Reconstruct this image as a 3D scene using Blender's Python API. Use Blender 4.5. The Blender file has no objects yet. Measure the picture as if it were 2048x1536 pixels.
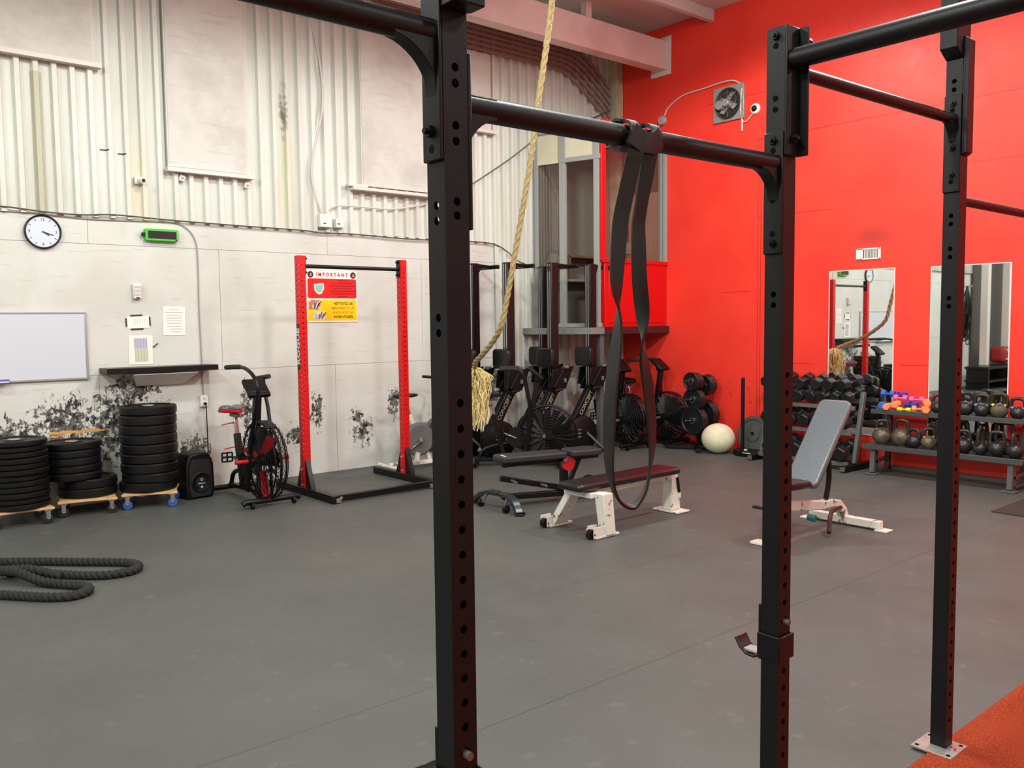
import bpy, bmesh, math, random
from mathutils import Vector, Matrix, Euler
from math import sin, cos, pi, radians, sqrt, atan2
random.seed(7)
SC = bpy.context.scene
COL = SC.collection

# ------------------------------------------------------------------ materials
def lin(c):
    return tuple((v/12.92 if v <= .04045 else ((v+.055)/1.055)**2.4) for v in (x/255. for x in c))
MATS = {}
def mat(name, rgb, rough=.5, metal=0., spec=.5, noise=None, bump=None, emit=0, alpha=None, trans=0):
    """rgb in sRGB 0-255; noise=(scale, amount, rgb2); bump=(scale,strength)"""
    if name in MATS: return MATS[name]
    m = bpy.data.materials.new(name); m.use_nodes = True
    nt = m.node_tree; b = nt.nodes['Principled BSDF']
    b.inputs['Base Color'].default_value = (*lin(rgb), 1)
    b.inputs['Roughness'].default_value = rough
    b.inputs['Metallic'].default_value = metal
    b.inputs['Specular IOR Level'].default_value = spec
    if trans:
        b.inputs['Transmission Weight'].default_value = trans
        b.inputs['IOR'].default_value = 1.05
    tc = nt.nodes.new('ShaderNodeTexCoord')
    if noise:
        n = nt.nodes.new('ShaderNodeTexNoise'); n.inputs['Scale'].default_value = noise[0]; n.inputs['Detail'].default_value = 6
        nt.links.new(tc.outputs['Object'], n.inputs['Vector'])
        r = nt.nodes.new('ShaderNodeValToRGB')
        r.color_ramp.elements[0].position = noise[3] if len(noise) > 3 else .4
        r.color_ramp.elements[1].position = noise[4] if len(noise) > 4 else .65
        r.color_ramp.elements[0].color = (*lin(rgb), 1)
        r.color_ramp.elements[1].color = (*lin(noise[2]), 1)
        nt.links.new(n.outputs['Fac'], r.inputs['Fac'])
        mx = nt.nodes.new('ShaderNodeMix'); mx.data_type = 'RGBA'; mx.inputs['Factor'].default_value = noise[1]
        mx.inputs['A'].default_value = (*lin(rgb), 1)
        nt.links.new(r.outputs['Color'], mx.inputs['B']); nt.links.new(mx.outputs['Result'], b.inputs['Base Color'])
    if bump:
        n2 = nt.nodes.new('ShaderNodeTexNoise'); n2.inputs['Scale'].default_value = bump[0]; n2.inputs['Detail'].default_value = 4
        nt.links.new(tc.outputs['Object'], n2.inputs['Vector'])
        bp = nt.nodes.new('ShaderNodeBump'); bp.inputs['Strength'].default_value = bump[1]; bp.inputs['Distance'].default_value = .01
        nt.links.new(n2.outputs['Fac'], bp.inputs['Height']); nt.links.new(bp.outputs['Normal'], b.inputs['Normal'])
    MATS[name] = m
    return m

BLACK = mat('powder_coat_black', (13, 14, 16), .4, 0, .3, bump=(350, .08))
BLACK2 = mat('frame_black', (12, 12, 14), .36, 0, .32)
RUBBER = mat('bumper_rubber', (11, 12, 13), .42, 0, .3, noise=(9, .5, (22, 23, 24)))
PLASTIC = mat('black_plastic', (11, 11, 13), .45, 0, .28)
SATIN = mat('satin_grey_frame', (96, 97, 99), .4, .2)
CHROME = mat('chrome', (200, 202, 205), .18, 1.)
STEEL = mat('galvanised_steel', (172, 171, 165), .38, .45, noise=(30, .5, (140, 140, 136)))
VINYL = mat('black_vinyl', (20, 20, 23), .3, 0, .5, bump=(120, .1))
VINYLG = mat('worn_vinyl', (92, 98, 103), .30, 0, .8, bump=(90, .12))
RED = mat('red_steel', (206, 8, 14), .38, 0, .5)
REDP = mat('red_accent', (196, 22, 32), .45)
WHITEF = mat('white_frame', (226, 222, 210), .45, 0, .5, noise=(16, 1, (120, 112, 98), .60, .66))
WHITEP = mat('white_plastic', (225, 224, 216), .5)
PAPER = mat('paper', (238, 236, 226), .8)
WOOD = mat('plywood', (214, 172, 118), .6, noise=(14, .6, (190, 144, 92)))
INK = mat('ink', (52, 52, 54), .7)
INKG = mat('grey_ink', (150, 150, 150), .8)

# ------------------------------------------------------------------ mesh builder
def _m(loc=(0, 0, 0), rot=None):
    M = Matrix.Translation(Vector(loc))
    if rot is not None:
        M = M @ (rot.to_4x4() if isinstance(rot, Matrix) else Euler(rot).to_matrix().to_4x4())
    return M
def frame(d):
    d = Vector(d).normalized()
    a = Vector((0, 0, 1)) if abs(d.z) < .95 else Vector((1, 0, 0))
    x = a.cross(d).normalized(); y = d.cross(x)
    return x, y, d
class MB:
    def __init__(s): s.v = []; s.f = []
    def add(s, vs, fs, M=None):
        o = len(s.v)
        s.v += [tuple(M @ Vector(p)) if M else tuple(p) for p in vs]
        s.f += [tuple(i+o for i in f) for f in fs]
        return s
    def box(s, c, d, rot=None):
        x, y, z = d[0]/2, d[1]/2, d[2]/2
        vs = [(-x,-y,-z),(x,-y,-z),(x,y,-z),(-x,y,-z),(-x,-y,z),(x,-y,z),(x,y,z),(-x,y,z)]
        return s.add(vs, [(3,2,1,0),(4,5,6,7),(0,1,5,4),(1,2,6,5),(2,3,7,6),(3,0,4,7)], _m(c, rot))
    def bar(s, p0, p1, w, h, up=(0,0,1)):
        """rectangular bar from p0 to p1, h along up, w across"""
        p0 = Vector(p0); p1 = Vector(p1); d = (p1-p0); L = d.length; d.normalize()
        u = Vector(up); sx = d.cross(u)
        if sx.length < 1e-4: sx = d.cross(Vector((1,0,0)))
        sx.normalize(); u = sx.cross(d)
        R = Matrix((sx, d, u)).transposed()
        return s.box((p0+p1)/2, (w, L, h), R)
    def cyl(s, p0, p1, r, r1=None, n=16, cap=True):
        p0 = Vector(p0); p1 = Vector(p1); x, y, z = frame(p1-p0); r1 = r if r1 is None else r1
        vs = []
        for p, rr in ((p0, r), (p1, r1)):
            for i in range(n):
                a = 2*pi*i/n; vs.append(p+x*cos(a)*rr+y*sin(a)*rr)
        fs = [(i, (i+1)%n, n+(i+1)%n, n+i) for i in range(n)]
        if cap: fs += [tuple(range(n))[::-1], tuple(range(n, 2*n))]
        return s.add(vs, fs)
    def tube(s, pts, r, n=10, closed=False, sect=None):
        """round (or custom section) tube along pts; r scalar or list"""
        P = [Vector(p) for p in pts]; N = len(P)
        tans = []
        for i in range(N):
            a = P[(i-1) % N] if (closed or i > 0) else P[i]; b = P[(i+1) % N] if (closed or i < N-1) else P[i]
            t = (b-a); tans.append(t.normalized() if t.length > 1e-9 else Vector((0,0,1)))
        x, y, _ = frame(tans[0]); vs = []
        base = sect or [(cos(2*pi*k/n), sin(2*pi*k/n)) for k in range(n)]; n = len(base)
        for i in range(N):
            t = tans[i]; x = (x - t*x.dot(t)); x.normalize(); y = t.cross(x)
            rr = r[i] if isinstance(r, (list, tuple)) else r
            vs += [P[i]+x*bx*rr+y*by*rr for bx, by in base]
        fs = []
        for i in range(N if closed else N-1):
            j = (i+1) % N
            fs += [(i*n+k, i*n+(k+1)%n, j*n+(k+1)%n, j*n+k) for k in range(n)]
        if not closed: fs += [tuple(range(n))[::-1], tuple(range((N-1)*n, N*n))]
        return s.add(vs, fs)
    def lathe(s, prof, M=None, n=32, closed=False):
        vs = []; N = len(prof)
        for r, z in prof:
            for i in range(n):
                a = 2*pi*i/n; vs.append((r*cos(a), r*sin(a), z))
        fs = []
        for j in range(N if closed else N-1):
            k = (j+1) % N
            fs += [(j*n+i, j*n+(i+1)%n, k*n+(i+1)%n, k*n+i) for i in range(n)]
        return s.add(vs, fs, M)
    def sphere(s, c, r, n=20, m=12, M=None):
        rx, ry, rz = r if isinstance(r, (tuple, list)) else (r, r, r)
        prof = [(sin(pi*j/m), -cos(pi*j/m)) for j in range(m+1)]
        S = Matrix.Diagonal((rx, ry, rz, 1)); T = Matrix.Translation(Vector(c)) @ S
        return s.lathe([(max(a, 1e-4), b) for a, b in prof], (M @ T) if M else T, n)
    def prism(s, poly, t, M=None):
        """poly in local XY, extruded +-t/2 along Z"""
        n = len(poly)
        vs = [(x, y, -t/2) for x, y in poly]+[(x, y, t/2) for x, y in poly]
        fs = [tuple(range(n))[::-1], tuple(range(n, 2*n))]+[(i, (i+1)%n, n+(i+1)%n, n+i) for i in range(n)]
        return s.add(vs, fs, M)
    def rbox(s, c, d, r, rot=None, k=4, axis=2):
        """box with rounded corners in the plane normal to axis"""
        dims = [d[(axis+1)%3], d[(axis+2)%3]]; poly = rrect(dims[0], dims[1], r, k)
        cols = [Vector((0,0,0)) for _ in range(3)]
        B = Matrix.Identity(3)
        B = Matrix([[0]*3]*3)
        B[(axis+1)%3][0] = 1; B[(axis+2)%3][1] = 1; B[axis][2] = 1
        M = _m(c, rot) @ B.to_4x4()
        return s.prism(poly, d[axis], M)
    def build(s, name, material, parent=None, bevel=0, seg=2, ang=35, loc=None, sub=0, world=False):
        if world and parent is not None:
            q = parent.location
            s.v = [(a[0]-q[0], a[1]-q[1], a[2]-q[2]) for a in s.v]
        me = bpy.data.meshes.new(name); me.from_pydata([tuple(p) for p in s.v], [], s.f); me.validate()
        bm = bmesh.new(); bm.from_mesh(me); bmesh.ops.recalc_face_normals(bm, faces=bm.faces)
        if parent is None and loc is None and s.v:   # put the origin at the base of a single-mesh thing
            xs = [p[0] for p in s.v]; ys = [p[1] for p in s.v]; zs = [p[2] for p in s.v]
            loc = ((min(xs)+max(xs))/2, (min(ys)+max(ys))/2, min(zs))
            bmesh.ops.translate(bm, verts=bm.verts, vec=-Vector(loc))
        bm.to_mesh(me); bm.free()
        me.polygons.foreach_set('use_smooth', [True]*len(me.polygons))
        me.set_sharp_from_angle(angle=radians(ang))
        for mm in (material if isinstance(material, (list, tuple)) else [material]): me.materials.append(mm)
        o = bpy.data.objects.new(name, me); COL.objects.link(o)
        if parent is not None: o.parent = parent
        elif loc is not None: o.location = loc
        if bevel:
            b = o.modifiers.new('bevel', 'BEVEL'); b.width = bevel; b.segments = seg; b.limit_method = 'ANGLE'; b.angle_limit = radians(40)
            b.harden_normals = False
        if sub:
            b = o.modifiers.new('subdiv', 'SUBSURF'); b.levels = sub; b.render_levels = sub
        return o
def rrect(w, h, r, k=4):
    out = []
    for cx, cy, a0 in ((w/2-r, h/2-r, 0), (-w/2+r, h/2-r, pi/2), (-w/2+r, -h/2+r, pi), (w/2-r, -h/2+r, 1.5*pi)):
        for i in range(k+1):
            a = a0+pi/2*i/k; out.append((cx+r*cos(a), cy+r*sin(a)))
    return out
def spline(pts, k=8, closed=False):
    P = [Vector(p) for p in pts]; N = len(P); out = []
    for i in range(N if closed else N-1):
        p0 = P[(i-1) % N] if (closed or i > 0) else P[0]*2-P[1]
        p1 = P[i]; p2 = P[(i+1) % N]; p3 = P[(i+2) % N] if (closed or i < N-2) else P[-1]*2-P[-2]
        for j in range(k):
            t = j/k
            out.append(.5*((2*p1)+(p2-p0)*t+(2*p0-5*p1+4*p2-p3)*t*t+(3*p1-p0-3*p2+p3)*t**3))
    if not closed: out.append(P[-1])
    return out

# ------------------------------------------------------------------ objects
def tag(o, label, cat, group=None, kind=None):
    o['label'] = label; o['category'] = cat
    if group: o['group'] = group
    if kind: o['kind'] = kind
    return o
def thing(name, label, cat, loc=(0, 0, 0), rz=0, group=None):
    o = bpy.data.objects.new(name, None); COL.objects.link(o); o.empty_display_size = .1
    o.location = loc; o.rotation_euler = (0, 0, rz)
    return tag(o, label, cat, group)
def struct(o):
    o['kind'] = 'structure'; return o
def kids(o): return [c for c in bpy.data.objects if c.parent == o]
def copy_tree(o, parent=None, KC={}):
    c = o.copy(); COL.objects.link(c); c.parent = parent
    if o.name not in KC: KC[o.name] = kids(o)
    for ch in KC[o.name]: copy_tree(ch, c)
    return c
def dup(o, loc, rz=None, label=None, rot=None, group=None, scale=None):
    c = copy_tree(o); c.location = loc
    if rz is not None: c.rotation_euler = (0, 0, rz)
    if rot is not None: c.rotation_euler = rot
    if label: c['label'] = label
    if group: c['group'] = group
    if scale: c.scale = (scale,)*3 if not isinstance(scale, (tuple, list)) else scale
    return c
def text(name, body, size, material, parent, M, extrude=.0006, align='CENTER', bold=False, sx=1.):
    cu = bpy.data.curves.new('lettering_curve', 'FONT'); cu.body = body; cu.size = size; cu.align_x = align; cu.align_y = 'CENTER'
    cu.extrude = extrude; cu.resolution_u = 3
    if bold: cu.offset = size*.022
    t = bpy.data.objects.new('lettering_tmp', cu); COL.objects.link(t)
    dg = bpy.context.evaluated_depsgraph_get(); me = bpy.data.meshes.new_from_object(t.evaluated_get(dg))
    bpy.data.objects.remove(t); bpy.data.curves.remove(cu)
    me.transform(M @ Matrix.Diagonal((sx, 1, 1, 1))); me.materials.clear(); me.materials.append(material)
    o = bpy.data.objects.new(name, me); COL.objects.link(o); o.parent = parent
    return o
def on_left(x, y, z):
    """matrix for text on the white wall: text x -> +X, text y -> +Z, facing -Y"""
    return _m((x, y, z), (pi/2, 0, 0))

# ------------------------------------------------------------------ camera
F_PX = 1715.0; YAW, PITCH, ROLL = radians(49.9), radians(-4.12), radians(-.65); CAM_H = 1.65
fw = Vector((cos(YAW)*cos(PITCH), sin(YAW)*cos(PITCH), sin(PITCH)))
rt = Vector((sin(YAW), -cos(YAW), 0)); up = rt.cross(fw)
r2 = rt*cos(ROLL)+up*sin(ROLL); u2 = -rt*sin(ROLL)+up*cos(ROLL)
cd = bpy.data.cameras.new('camera'); cam = bpy.data.objects.new('camera', cd); COL.objects.link(cam)
cd.sensor_fit = 'HORIZONTAL'; cd.sensor_width = 36; cd.lens = F_PX/2048*36; cd.clip_start = .05; cd.clip_end = 60
cam.matrix_world = Matrix(((r2.x, u2.x, -fw.x, 0), (r2.y, u2.y, -fw.y, 0), (r2.z, u2.z, -fw.z, CAM_H), (0, 0, 0, 1)))
SC.camera = cam

# ------------------------------------------------------------------ node helper
class NT:
    def __init__(s, name):
        s.m = bpy.data.materials.new(name); s.m.use_nodes = True; s.nt = s.m.node_tree; s.b = s.nt.nodes['Principled BSDF']
        g = s.nt.nodes.new('ShaderNodeNewGeometry'); sp = s.nt.nodes.new('ShaderNodeSeparateXYZ')
        s.nt.links.new(g.outputs['Position'], sp.inputs[0]); s.pos = g.outputs['Position']
        s.x, s.y, s.z = sp.outputs
    def link(s, a, inp):
        if isinstance(a, (int, float)): inp.default_value = a
        elif isinstance(a, tuple): inp.default_value = a
        else: s.nt.links.new(a, inp)
    def op(s, o, a, b=0., c=None, clamp=False):
        n = s.nt.nodes.new('ShaderNodeMath'); n.operation = o; n.use_clamp = clamp
        s.link(a, n.inputs[0]); s.link(b, n.inputs[1])
        if c is not None: s.link(c, n.inputs[2])
        return n.outputs[0]
    def noise(s, scale, detail=5, rough=.55, stretch=None, dist=0):
        n = s.nt.nodes.new('ShaderNodeTexNoise'); n.inputs['Scale'].default_value = scale
        n.inputs['Detail'].default_value = detail; n.inputs['Roughness'].default_value = rough; n.inputs['Distortion'].default_value = dist
        v = s.pos
        if stretch:
            mp = s.nt.nodes.new('ShaderNodeMapping'); mp.inputs['Scale'].default_value = stretch; s.nt.links.new(v, mp.inputs['Vector']); v = mp.outputs[0]
        s.nt.links.new(v, n.inputs['Vector']); return n.outputs['Fac']
    def step(s, a, lo, hi):
        n = s.nt.nodes.new('ShaderNodeMapRange'); n.interpolation_type = 'SMOOTHSTEP'
        s.link(a, n.inputs[0]); n.inputs[1].default_value = lo; n.inputs[2].default_value = hi; return n.outputs[0]
    def mix(s, f, a, b):
        n = s.nt.nodes.new('ShaderNodeMix'); n.data_type = 'RGBA'
        s.link(f, n.inputs['Factor']); s.link(a, n.inputs['A']); s.link(b, n.inputs['B']); return n.outputs['Result']
    def blob(s, a, b, ca, cb, ra, rb):
        """1 at the centre falling to 0 at the ellipse edge"""
        da = s.op('DIVIDE', s.op('SUBTRACT', a, ca), ra); db = s.op('DIVIDE', s.op('SUBTRACT', b, cb), rb)
        return s.op('SUBTRACT', 1., s.op('ADD', s.op('MULTIPLY', da, da), s.op('MULTIPLY', db, db)), clamp=True)
    def line(s, a, c, w): return s.op('LESS_THAN', s.op('ABSOLUTE', s.op('SUBTRACT', a, c)), w)
    def band(s, a, lo, hi): return s.op('MULTIPLY', s.op('GREATER_THAN', a, lo), s.op('LESS_THAN', a, hi))
    def out(s, col, rough=.5, spec=.5, bump=None, bs=.2, bd=.01):
        s.link(col, s.b.inputs['Base Color']); s.link(rough, s.b.inputs['Roughness']); s.b.inputs['Specular IOR Level'].default_value = spec
        if bump is not None:
            n = s.nt.nodes.new('ShaderNodeBump'); n.inputs['Strength'].default_value = bs; n.inputs['Distance'].default_value = bd
            s.nt.links.new(bump, n.inputs['Height']); s.nt.links.new(n.outputs[0], s.b.inputs['Normal'])
        return s.m
def C(r, g, b): return (*lin((r, g, b)), 1.)

# floor: rolled rubber with scattered flecks and seams
n = NT('rubber_flooring')
base = n.mix(n.step(n.noise(.9, 6, .6), .2, .85), C(76, 79, 76), C(88, 91, 87))
base = n.mix(n.op('MULTIPLY', n.step(n.noise(7, 5, .7), .58, .75), .35), base, C(125, 127, 121))
base = n.mix(n.op('MULTIPLY', n.step(n.noise(190, 2, .5), .68, .74), .3), base, C(140, 142, 138))
seam = n.op('MULTIPLY', n.line(n.y, 2.672, .0022), n.op('GREATER_THAN', n.x, 2.05))
for yy, x0, x1 in ((3.14, -3, 2.2), (3.82, 2.9, 9), (6.1, 3.2, 9)):
    seam = n.op('MAXIMUM', seam, n.op('MULTIPLY', n.line(n.y, yy, .0018), n.band(n.x, x0, x1)))
seam = n.op('MAXIMUM', seam, n.op('MULTIPLY', n.line(n.x, 6.0, .0018), n.band(n.y, 1.39, 2.67)))
base = n.mix(n.op('MULTIPLY', seam, .75), base, C(30, 31, 30))
FLOOR = n.out(base, n.op('ADD', .42, n.op('MULTIPLY', n.noise(3, 4), .3)), .45, n.noise(260, 3), .12, .004)

# painted plywood: seams, knocks, scuffs of black rubber and bare wood
n = NT('painted_plywood')
col = n.mix(n.step(n.noise(1.3, 5, .6), .35, .7), C(211, 213, 206), C(201, 202, 194))
col = n.mix(n.op('MULTIPLY', n.step(n.noise(4, 4, .6, (1, 1, .35)), .55, .8), .25), col, C(178, 176, 164))
grain = n.op('MULTIPLY', n.step(n.noise(3.2, 3, .5, (1, 1, 16)), .64, .70), .35)
col = n.mix(grain, col, C(170, 168, 158))
regs = [(1.45, .62, .55, .34), (1.9, .78, .42, .33), (2.35, .72, .46, .52), (2.52, 1.05, .34, .2), (2.72, .62, .2, .5), (4.42, .72, .12, .34),
        (4.93, .60, .13, .15), (4.99, .42, .2, .24), (5.42, .72, .13, .28), (4.15, .45, .14, .2), (3.62, .75, .1, .4), (3.05, .35, .25, .3), (6.9, .9, .3, .25)]
M1 = None
for a, b_, ra, rb in regs:
    q = n.blob(n.x, n.z, a, b_, ra, rb); M1 = q if M1 is None else n.op('MAXIMUM', M1, q)
sc = n.noise(24, 9, .74, (1, 1, .75), .2)
scuff = n.step(n.op('ADD', sc, n.op('MULTIPLY', M1, .24)), .655, .69)
scuff = n.op('MULTIPLY', scuff, n.op('GREATER_THAN', M1, .01))
paintc = n.mix(n.step(n.noise(26, 4), .4, .6), C(38, 38, 38), C(108, 106, 100))
col = n.mix(scuff, col, paintc)
W1 = n.op('MAXIMUM', n.blob(n.x, n.z, 2.02, .69, .34, .022), n.blob(n.x, n.z, 1.62, .66, .3, .016))
wood = n.step(n.op('ADD', n.noise(9, 6, .7, (1, 1, 3)), n.op('MULTIPLY', W1, .3)), .6, .68)
wood = n.op('MULTIPLY', wood, n.op('GREATER_THAN', W1, .02))
col = n.mix(wood, col, C(214, 160, 96))
PLY = n.out(col, .55, .35, n.noise(70, 4), .08, .003)

# painted corrugated steel
n = NT('corrugated_sheet')
col = n.mix(n.step(n.noise(2.1, 5, .6, (1, 1, .25)), .35, .75), C(214, 216, 208), C(196, 196, 184))
st = n.op('MULTIPLY', n.line(n.x, 1.795, .05), n.op('LESS_THAN', n.z, 3.9))
col = n.mix(n.op('MULTIPLY', st, .8), col, C(176, 174, 148))
g2 = n.blob(n.x, n.z, 4.12, 3.2, .13, .9)
col = n.mix(n.op('MULTIPLY', g2, .45), col, C(208, 206, 164))
g3 = n.op('MULTIPLY', n.blob(n.x, n.z, 4.12, 3.9, .05, .35), n.step(n.noise(20, 5), .4, .6))
col = n.mix(g3, col, C(120, 118, 104))
g4 = n.blob(n.x, n.z, 2.62, 2.9, .12, .7)
col = n.mix(n.op('MULTIPLY', g4, .5), col, C(226, 214, 182))
dk = n.op('MULTIPLY', n.band(n.x, 2.30, 2.37), n.line(n.z, 3.285, .007))
dk = n.op('MAXIMUM', dk, n.op('MULTIPLY', n.band(n.x, 2.455, 2.52), n.line(n.z, 3.265, .007)))
col = n.mix(dk, col, C(40, 38, 34))
CORR = n.out(col, .45, .4, n.noise(30, 4), .06, .004)

n = NT('window_board')
col = n.mix(n.step(n.noise(2.4, 6, .65), .4, .72), C(206, 205, 198), C(188, 186, 177))
col = n.mix(n.op('MULTIPLY', n.step(n.noise(2.5, 3, .5, (1, 1, 14)), .62, .69), .3), col, C(172, 168, 160))
BOARD = n.out(col, .6, .3)

# red painted block wall
n = NT('red_painted_wall')
col = n.mix(n.step(n.noise(1.1, 6, .6), .35, .7), C(243, 60, 44), C(234, 50, 36))
ln = n.op('MULTIPLY', n.line(n.z, n.op('ADD', 3.84, n.op('MULTIPLY', n.op('SUBTRACT', 5.0, n.y), .0)), .006), n.band(n.y, 2.0, 6.2))
ln = n.op('MAXIMUM', ln, n.op('MULTIPLY', n.line(n.y, 6.15, .005), n.band(n.z, .2, 3.84)))
ln = n.op('MAXIMUM', ln, n.op('MULTIPLY', n.line(n.y, 6.19, .004), n.band(n.z, .2, 3.84)))
for zz, a, b_ in ((1.12, 5.4, 5.8), (1.14, 4.0, 4.4), (2.9, 5.2, 6.2), (4.4, 6.1, 7.0), (2.0, 6.3, 6.7), (3.2, 2.6, 3.9)):
    ln = n.op('MAXIMUM', ln, n.op('MULTIPLY', n.line(n.z, zz, .004), n.band(n.y, a, b_)))
col = n.mix(n.op('MULTIPLY', ln, .65), col, C(130, 14, 12))
sm = n.blob(n.y, n.z, 4.72, 2.55, .34, .16); col = n.mix(n.op('MULTIPLY', sm, .55), col, C(120, 46, 40))
sm = n.op('MULTIPLY', n.blob(n.y, n.z, 6.2, .6, 1.5, .7), n.step(n.noise(13, 7, .7), .6, .68)); col = n.mix(n.op('MULTIPLY', sm, .6), col, C(110, 16, 14))
REDW = n.out(col, n.op('ADD', .42, n.op('MULTIPLY', n.noise(5, 4), .2)), .4, n.noise(40, 5, .6), .1, .004)

n = NT('grey_steel_deck')
GREYC = n.out(n.mix(n.step(n.noise(1.2, 5), .4, .65), C(190, 190, 184), C(206, 205, 198)), .5, .4)
n = NT('painted_beam')
BEAMM = n.out(n.mix(n.step(n.noise(1.6, 4), .4, .7), C(226, 208, 202), C(210, 190, 184)), .45, .4)
n = NT('orange_turf')
tcol = n.mix(n.step(n.noise(160, 3, .7), .35, .65), C(150, 52, 26), C(214, 92, 54))
TURF = n.out(n.mix(n.step(n.noise(4, 4), .4, .7), tcol, C(190, 74, 42)), .85, .2, n.noise(120, 4, .8), .8, .02)
GREYTRIM = mat('grey_trim', (152, 154, 150), .5)
CREAM = mat('cream_panel', (212, 206, 178), .6, noise=(5, .4, (196, 188, 156)))
DARKGREY = mat('dark_grey_paint', (88, 86, 82), .6)
MIRROR = mat('mirror_glass', (236, 240, 238), .015, 1.)

XR, YW, ZC = 9.2, 8.6, 5.57
XL, YB = -8.5, -5.0
# ------------------------------------------------------------------ shell
struct(MB().box(((XL+XR)/2+.4, (YB+YW)/2+.2, -.05), (XR-XL+1.2, YW-YB+.6, .1)).build('floor', FLOOR))
struct(MB().box(((XL+XR)/2, (YB+YW)/2, ZC+.05), (XR-XL+.4, YW-YB+.4, .1)).build('ceiling', GREYC))
XE = 6.98
# white wall: plywood sheets below, ribbed steel above
m = MB()
m.box(((XL+XE)/2, YW+.06, 1.34), (XE-XL, .1, 2.68))
g = .004
rows = [(0, 1.2, [XL, -5.5, -3.1, -.66, 2.2, 4.66, XE]), (1.2, 2.415, [XL, -4.2, -1.7, .9, 3.38, 5.84, XE]), (2.415, 2.68, [XL, -2.8, .0, 2.16, 4.6, XE])]
for z0, z1, xs in rows:
    for a, b_ in zip(xs[:-1], xs[1:]):
        m.box(((a+b_)/2, YW+.006, (z0+z1)/2), (b_-a-g, .012, z1-z0-g))
wl = struct(m.build('wall_left', PLY))
# corrugated upper part as a child skin of the same wall
m = MB(); prof = []; p = .148; x = XL - .03
while x < XR:
    prof += [(x, .012), (x+.078, .012), (x+.088, -.034), (x+.128, -.034), (x+.142, .012)]; x += p
prof = [(a, b_) for a, b_ in prof if a < XR]
vs = []
for a, b_ in prof: vs += [(a, YW+b_, 2.66 if a < XE else 0), (a, YW+b_, ZC)]
m.add(vs, [(2*i, 2*i+2, 2*i+3, 2*i+1) for i in range(len(prof)-1)])
m.box(((XL+XR)/2, YW+.07, 4.12), (XR-XL+.3, .1, 2.95)).box(((XE+XR)/2+.05, YW+.07, 1.35), (XR-XE+.1, .1, 2.7)).box((XE+.02, YW-.012, 1.33), (.05, .03, 2.66))
struct(m.build('wall_upper', CORR, ang=20))
struct(MB().box((XR+.06, (YB+YW)/2, ZC/2), (.12, YW-YB+.3, ZC)).build('wall_right', REDW))
struct(MB().box((XL-.06, (YB+YW)/2, ZC/2), (.12, YW-YB+.3, ZC)).build('wall_back', BOARD))
struct(MB().box(((XL+XR)/2, YB-.06, ZC/2), (XR-XL+.3, .12, ZC)).build('wall_front', BOARD))
# turf lane along the near side of the rig
struct(MB().box(((XL+XR)/2+.1, (YB+1.39)/2, .006), (XR-XL-.3, 1.39-YB, .016)).build('turf', TURF))
# darker rubber mat on the right
tag(MB().box((8.30, 2.25, .006), (1.2, 1.24, .012)).build('floor_mat', mat('dark_mat', (52, 50, 47), .75, bump=(150, .2))), 'dark rubber mat on the floor at the right, beyond the last black post', 'mat')
struct(MB().box((XR-.02, 3.6, .02), (.05, 5.0, .045)).build('baseboard_right', SATIN))
# ledge and boards closing the old windows
def window_board(i, x0, x1, z0, z1, sill=True, rz=0):
    m = MB()
    m.box(((x0+x1)/2, YW-.045, (z0+z1)/2), (x1-x0, .035, z1-z0))
    o = struct(m.build('window_%d' % i, BOARD))
    m = MB(); t = .02
    for a, b_ in ((x0-.012, x0), (x1, x1+.012)): m.box(((a+b_)/2, YW-.04, (z0+z1)/2), (t*.6, .03, z1-z0))
    if sill: m.box(((x0+x1)/2+.02, YW-.06, z0-.03), (x1-x0+.1, .08, .04))
    o2 = struct(m.build('trim_%d' % i, CORRP)); return o
CORRP = mat('painted_trim', (214, 209, 200), .5)
window_board(1, .1, 2.25, 4.05, ZC-.05)
window_board(2, 2.905, 3.675, 3.19, ZC-.1, True)
window_board(3, 5.04, 6.1, 3.2, ZC-.1, False)
window_board(4, 6.5, 6.89, 4.06, 4.98)
struct(MB().box((5.5, YW-.08, 3.155), (1.25, .1, .035)).box((4.95, YW-.07, 3.19), (.25, .08, .03)).build('trim_5', CORRP, bevel=.004))
# ceiling beam and hangers
m = MB(); bx0 = XL+.1
m.box(((bx0+XR)/2, 7.62, 5.18), (XR-bx0, .012, .37))
m.box(((bx0+XR)/2, 7.70, 5.36), (XR-bx0, .17, .014)).box(((bx0+XR)/2, 7.70, 5.0), (XR-bx0, .17, .016))
m.box((9.19, 7.72, 5.18), (.02, .34, .5))
for bx in (-6, -3, 0, 2.6, 5.2, 7.75): m.box((bx, 7.7, 5.47), (.09, .1, .21))
b = m.build('ceiling_beam', BEAMM, bevel=.004); struct(b)
m = MB()
for by in (-3.2, -.6, 2.0, 4.6, 6.9): m.box(((XL+XR)/2, by, ZC-.07), (XR-XL, .07, .14))
struct(m.build('trim_6', GREYC))
struct(MB().box((9.13, 8.5, 2.8), (.13, .17, 5.5)).box((9.06, 8.5, 2.8), (.02, .2, 5.5)).build('column_corner', mat('column_paint', (196, 190, 160), .6, noise=(9, .7, (168, 160, 130))), bevel=.004))
# far away white posts and dim end of the hall (seen in the mirrors)
for i, (cx_, cy_) in enumerate(((-2.95, 8.2), (-4.2, 8.2))):
    struct(MB().box((cx_, cy_, 2.78), (.16, .16, 5.56)).build('column_%d' % (i+1), CORRP, bevel=.006))

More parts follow.
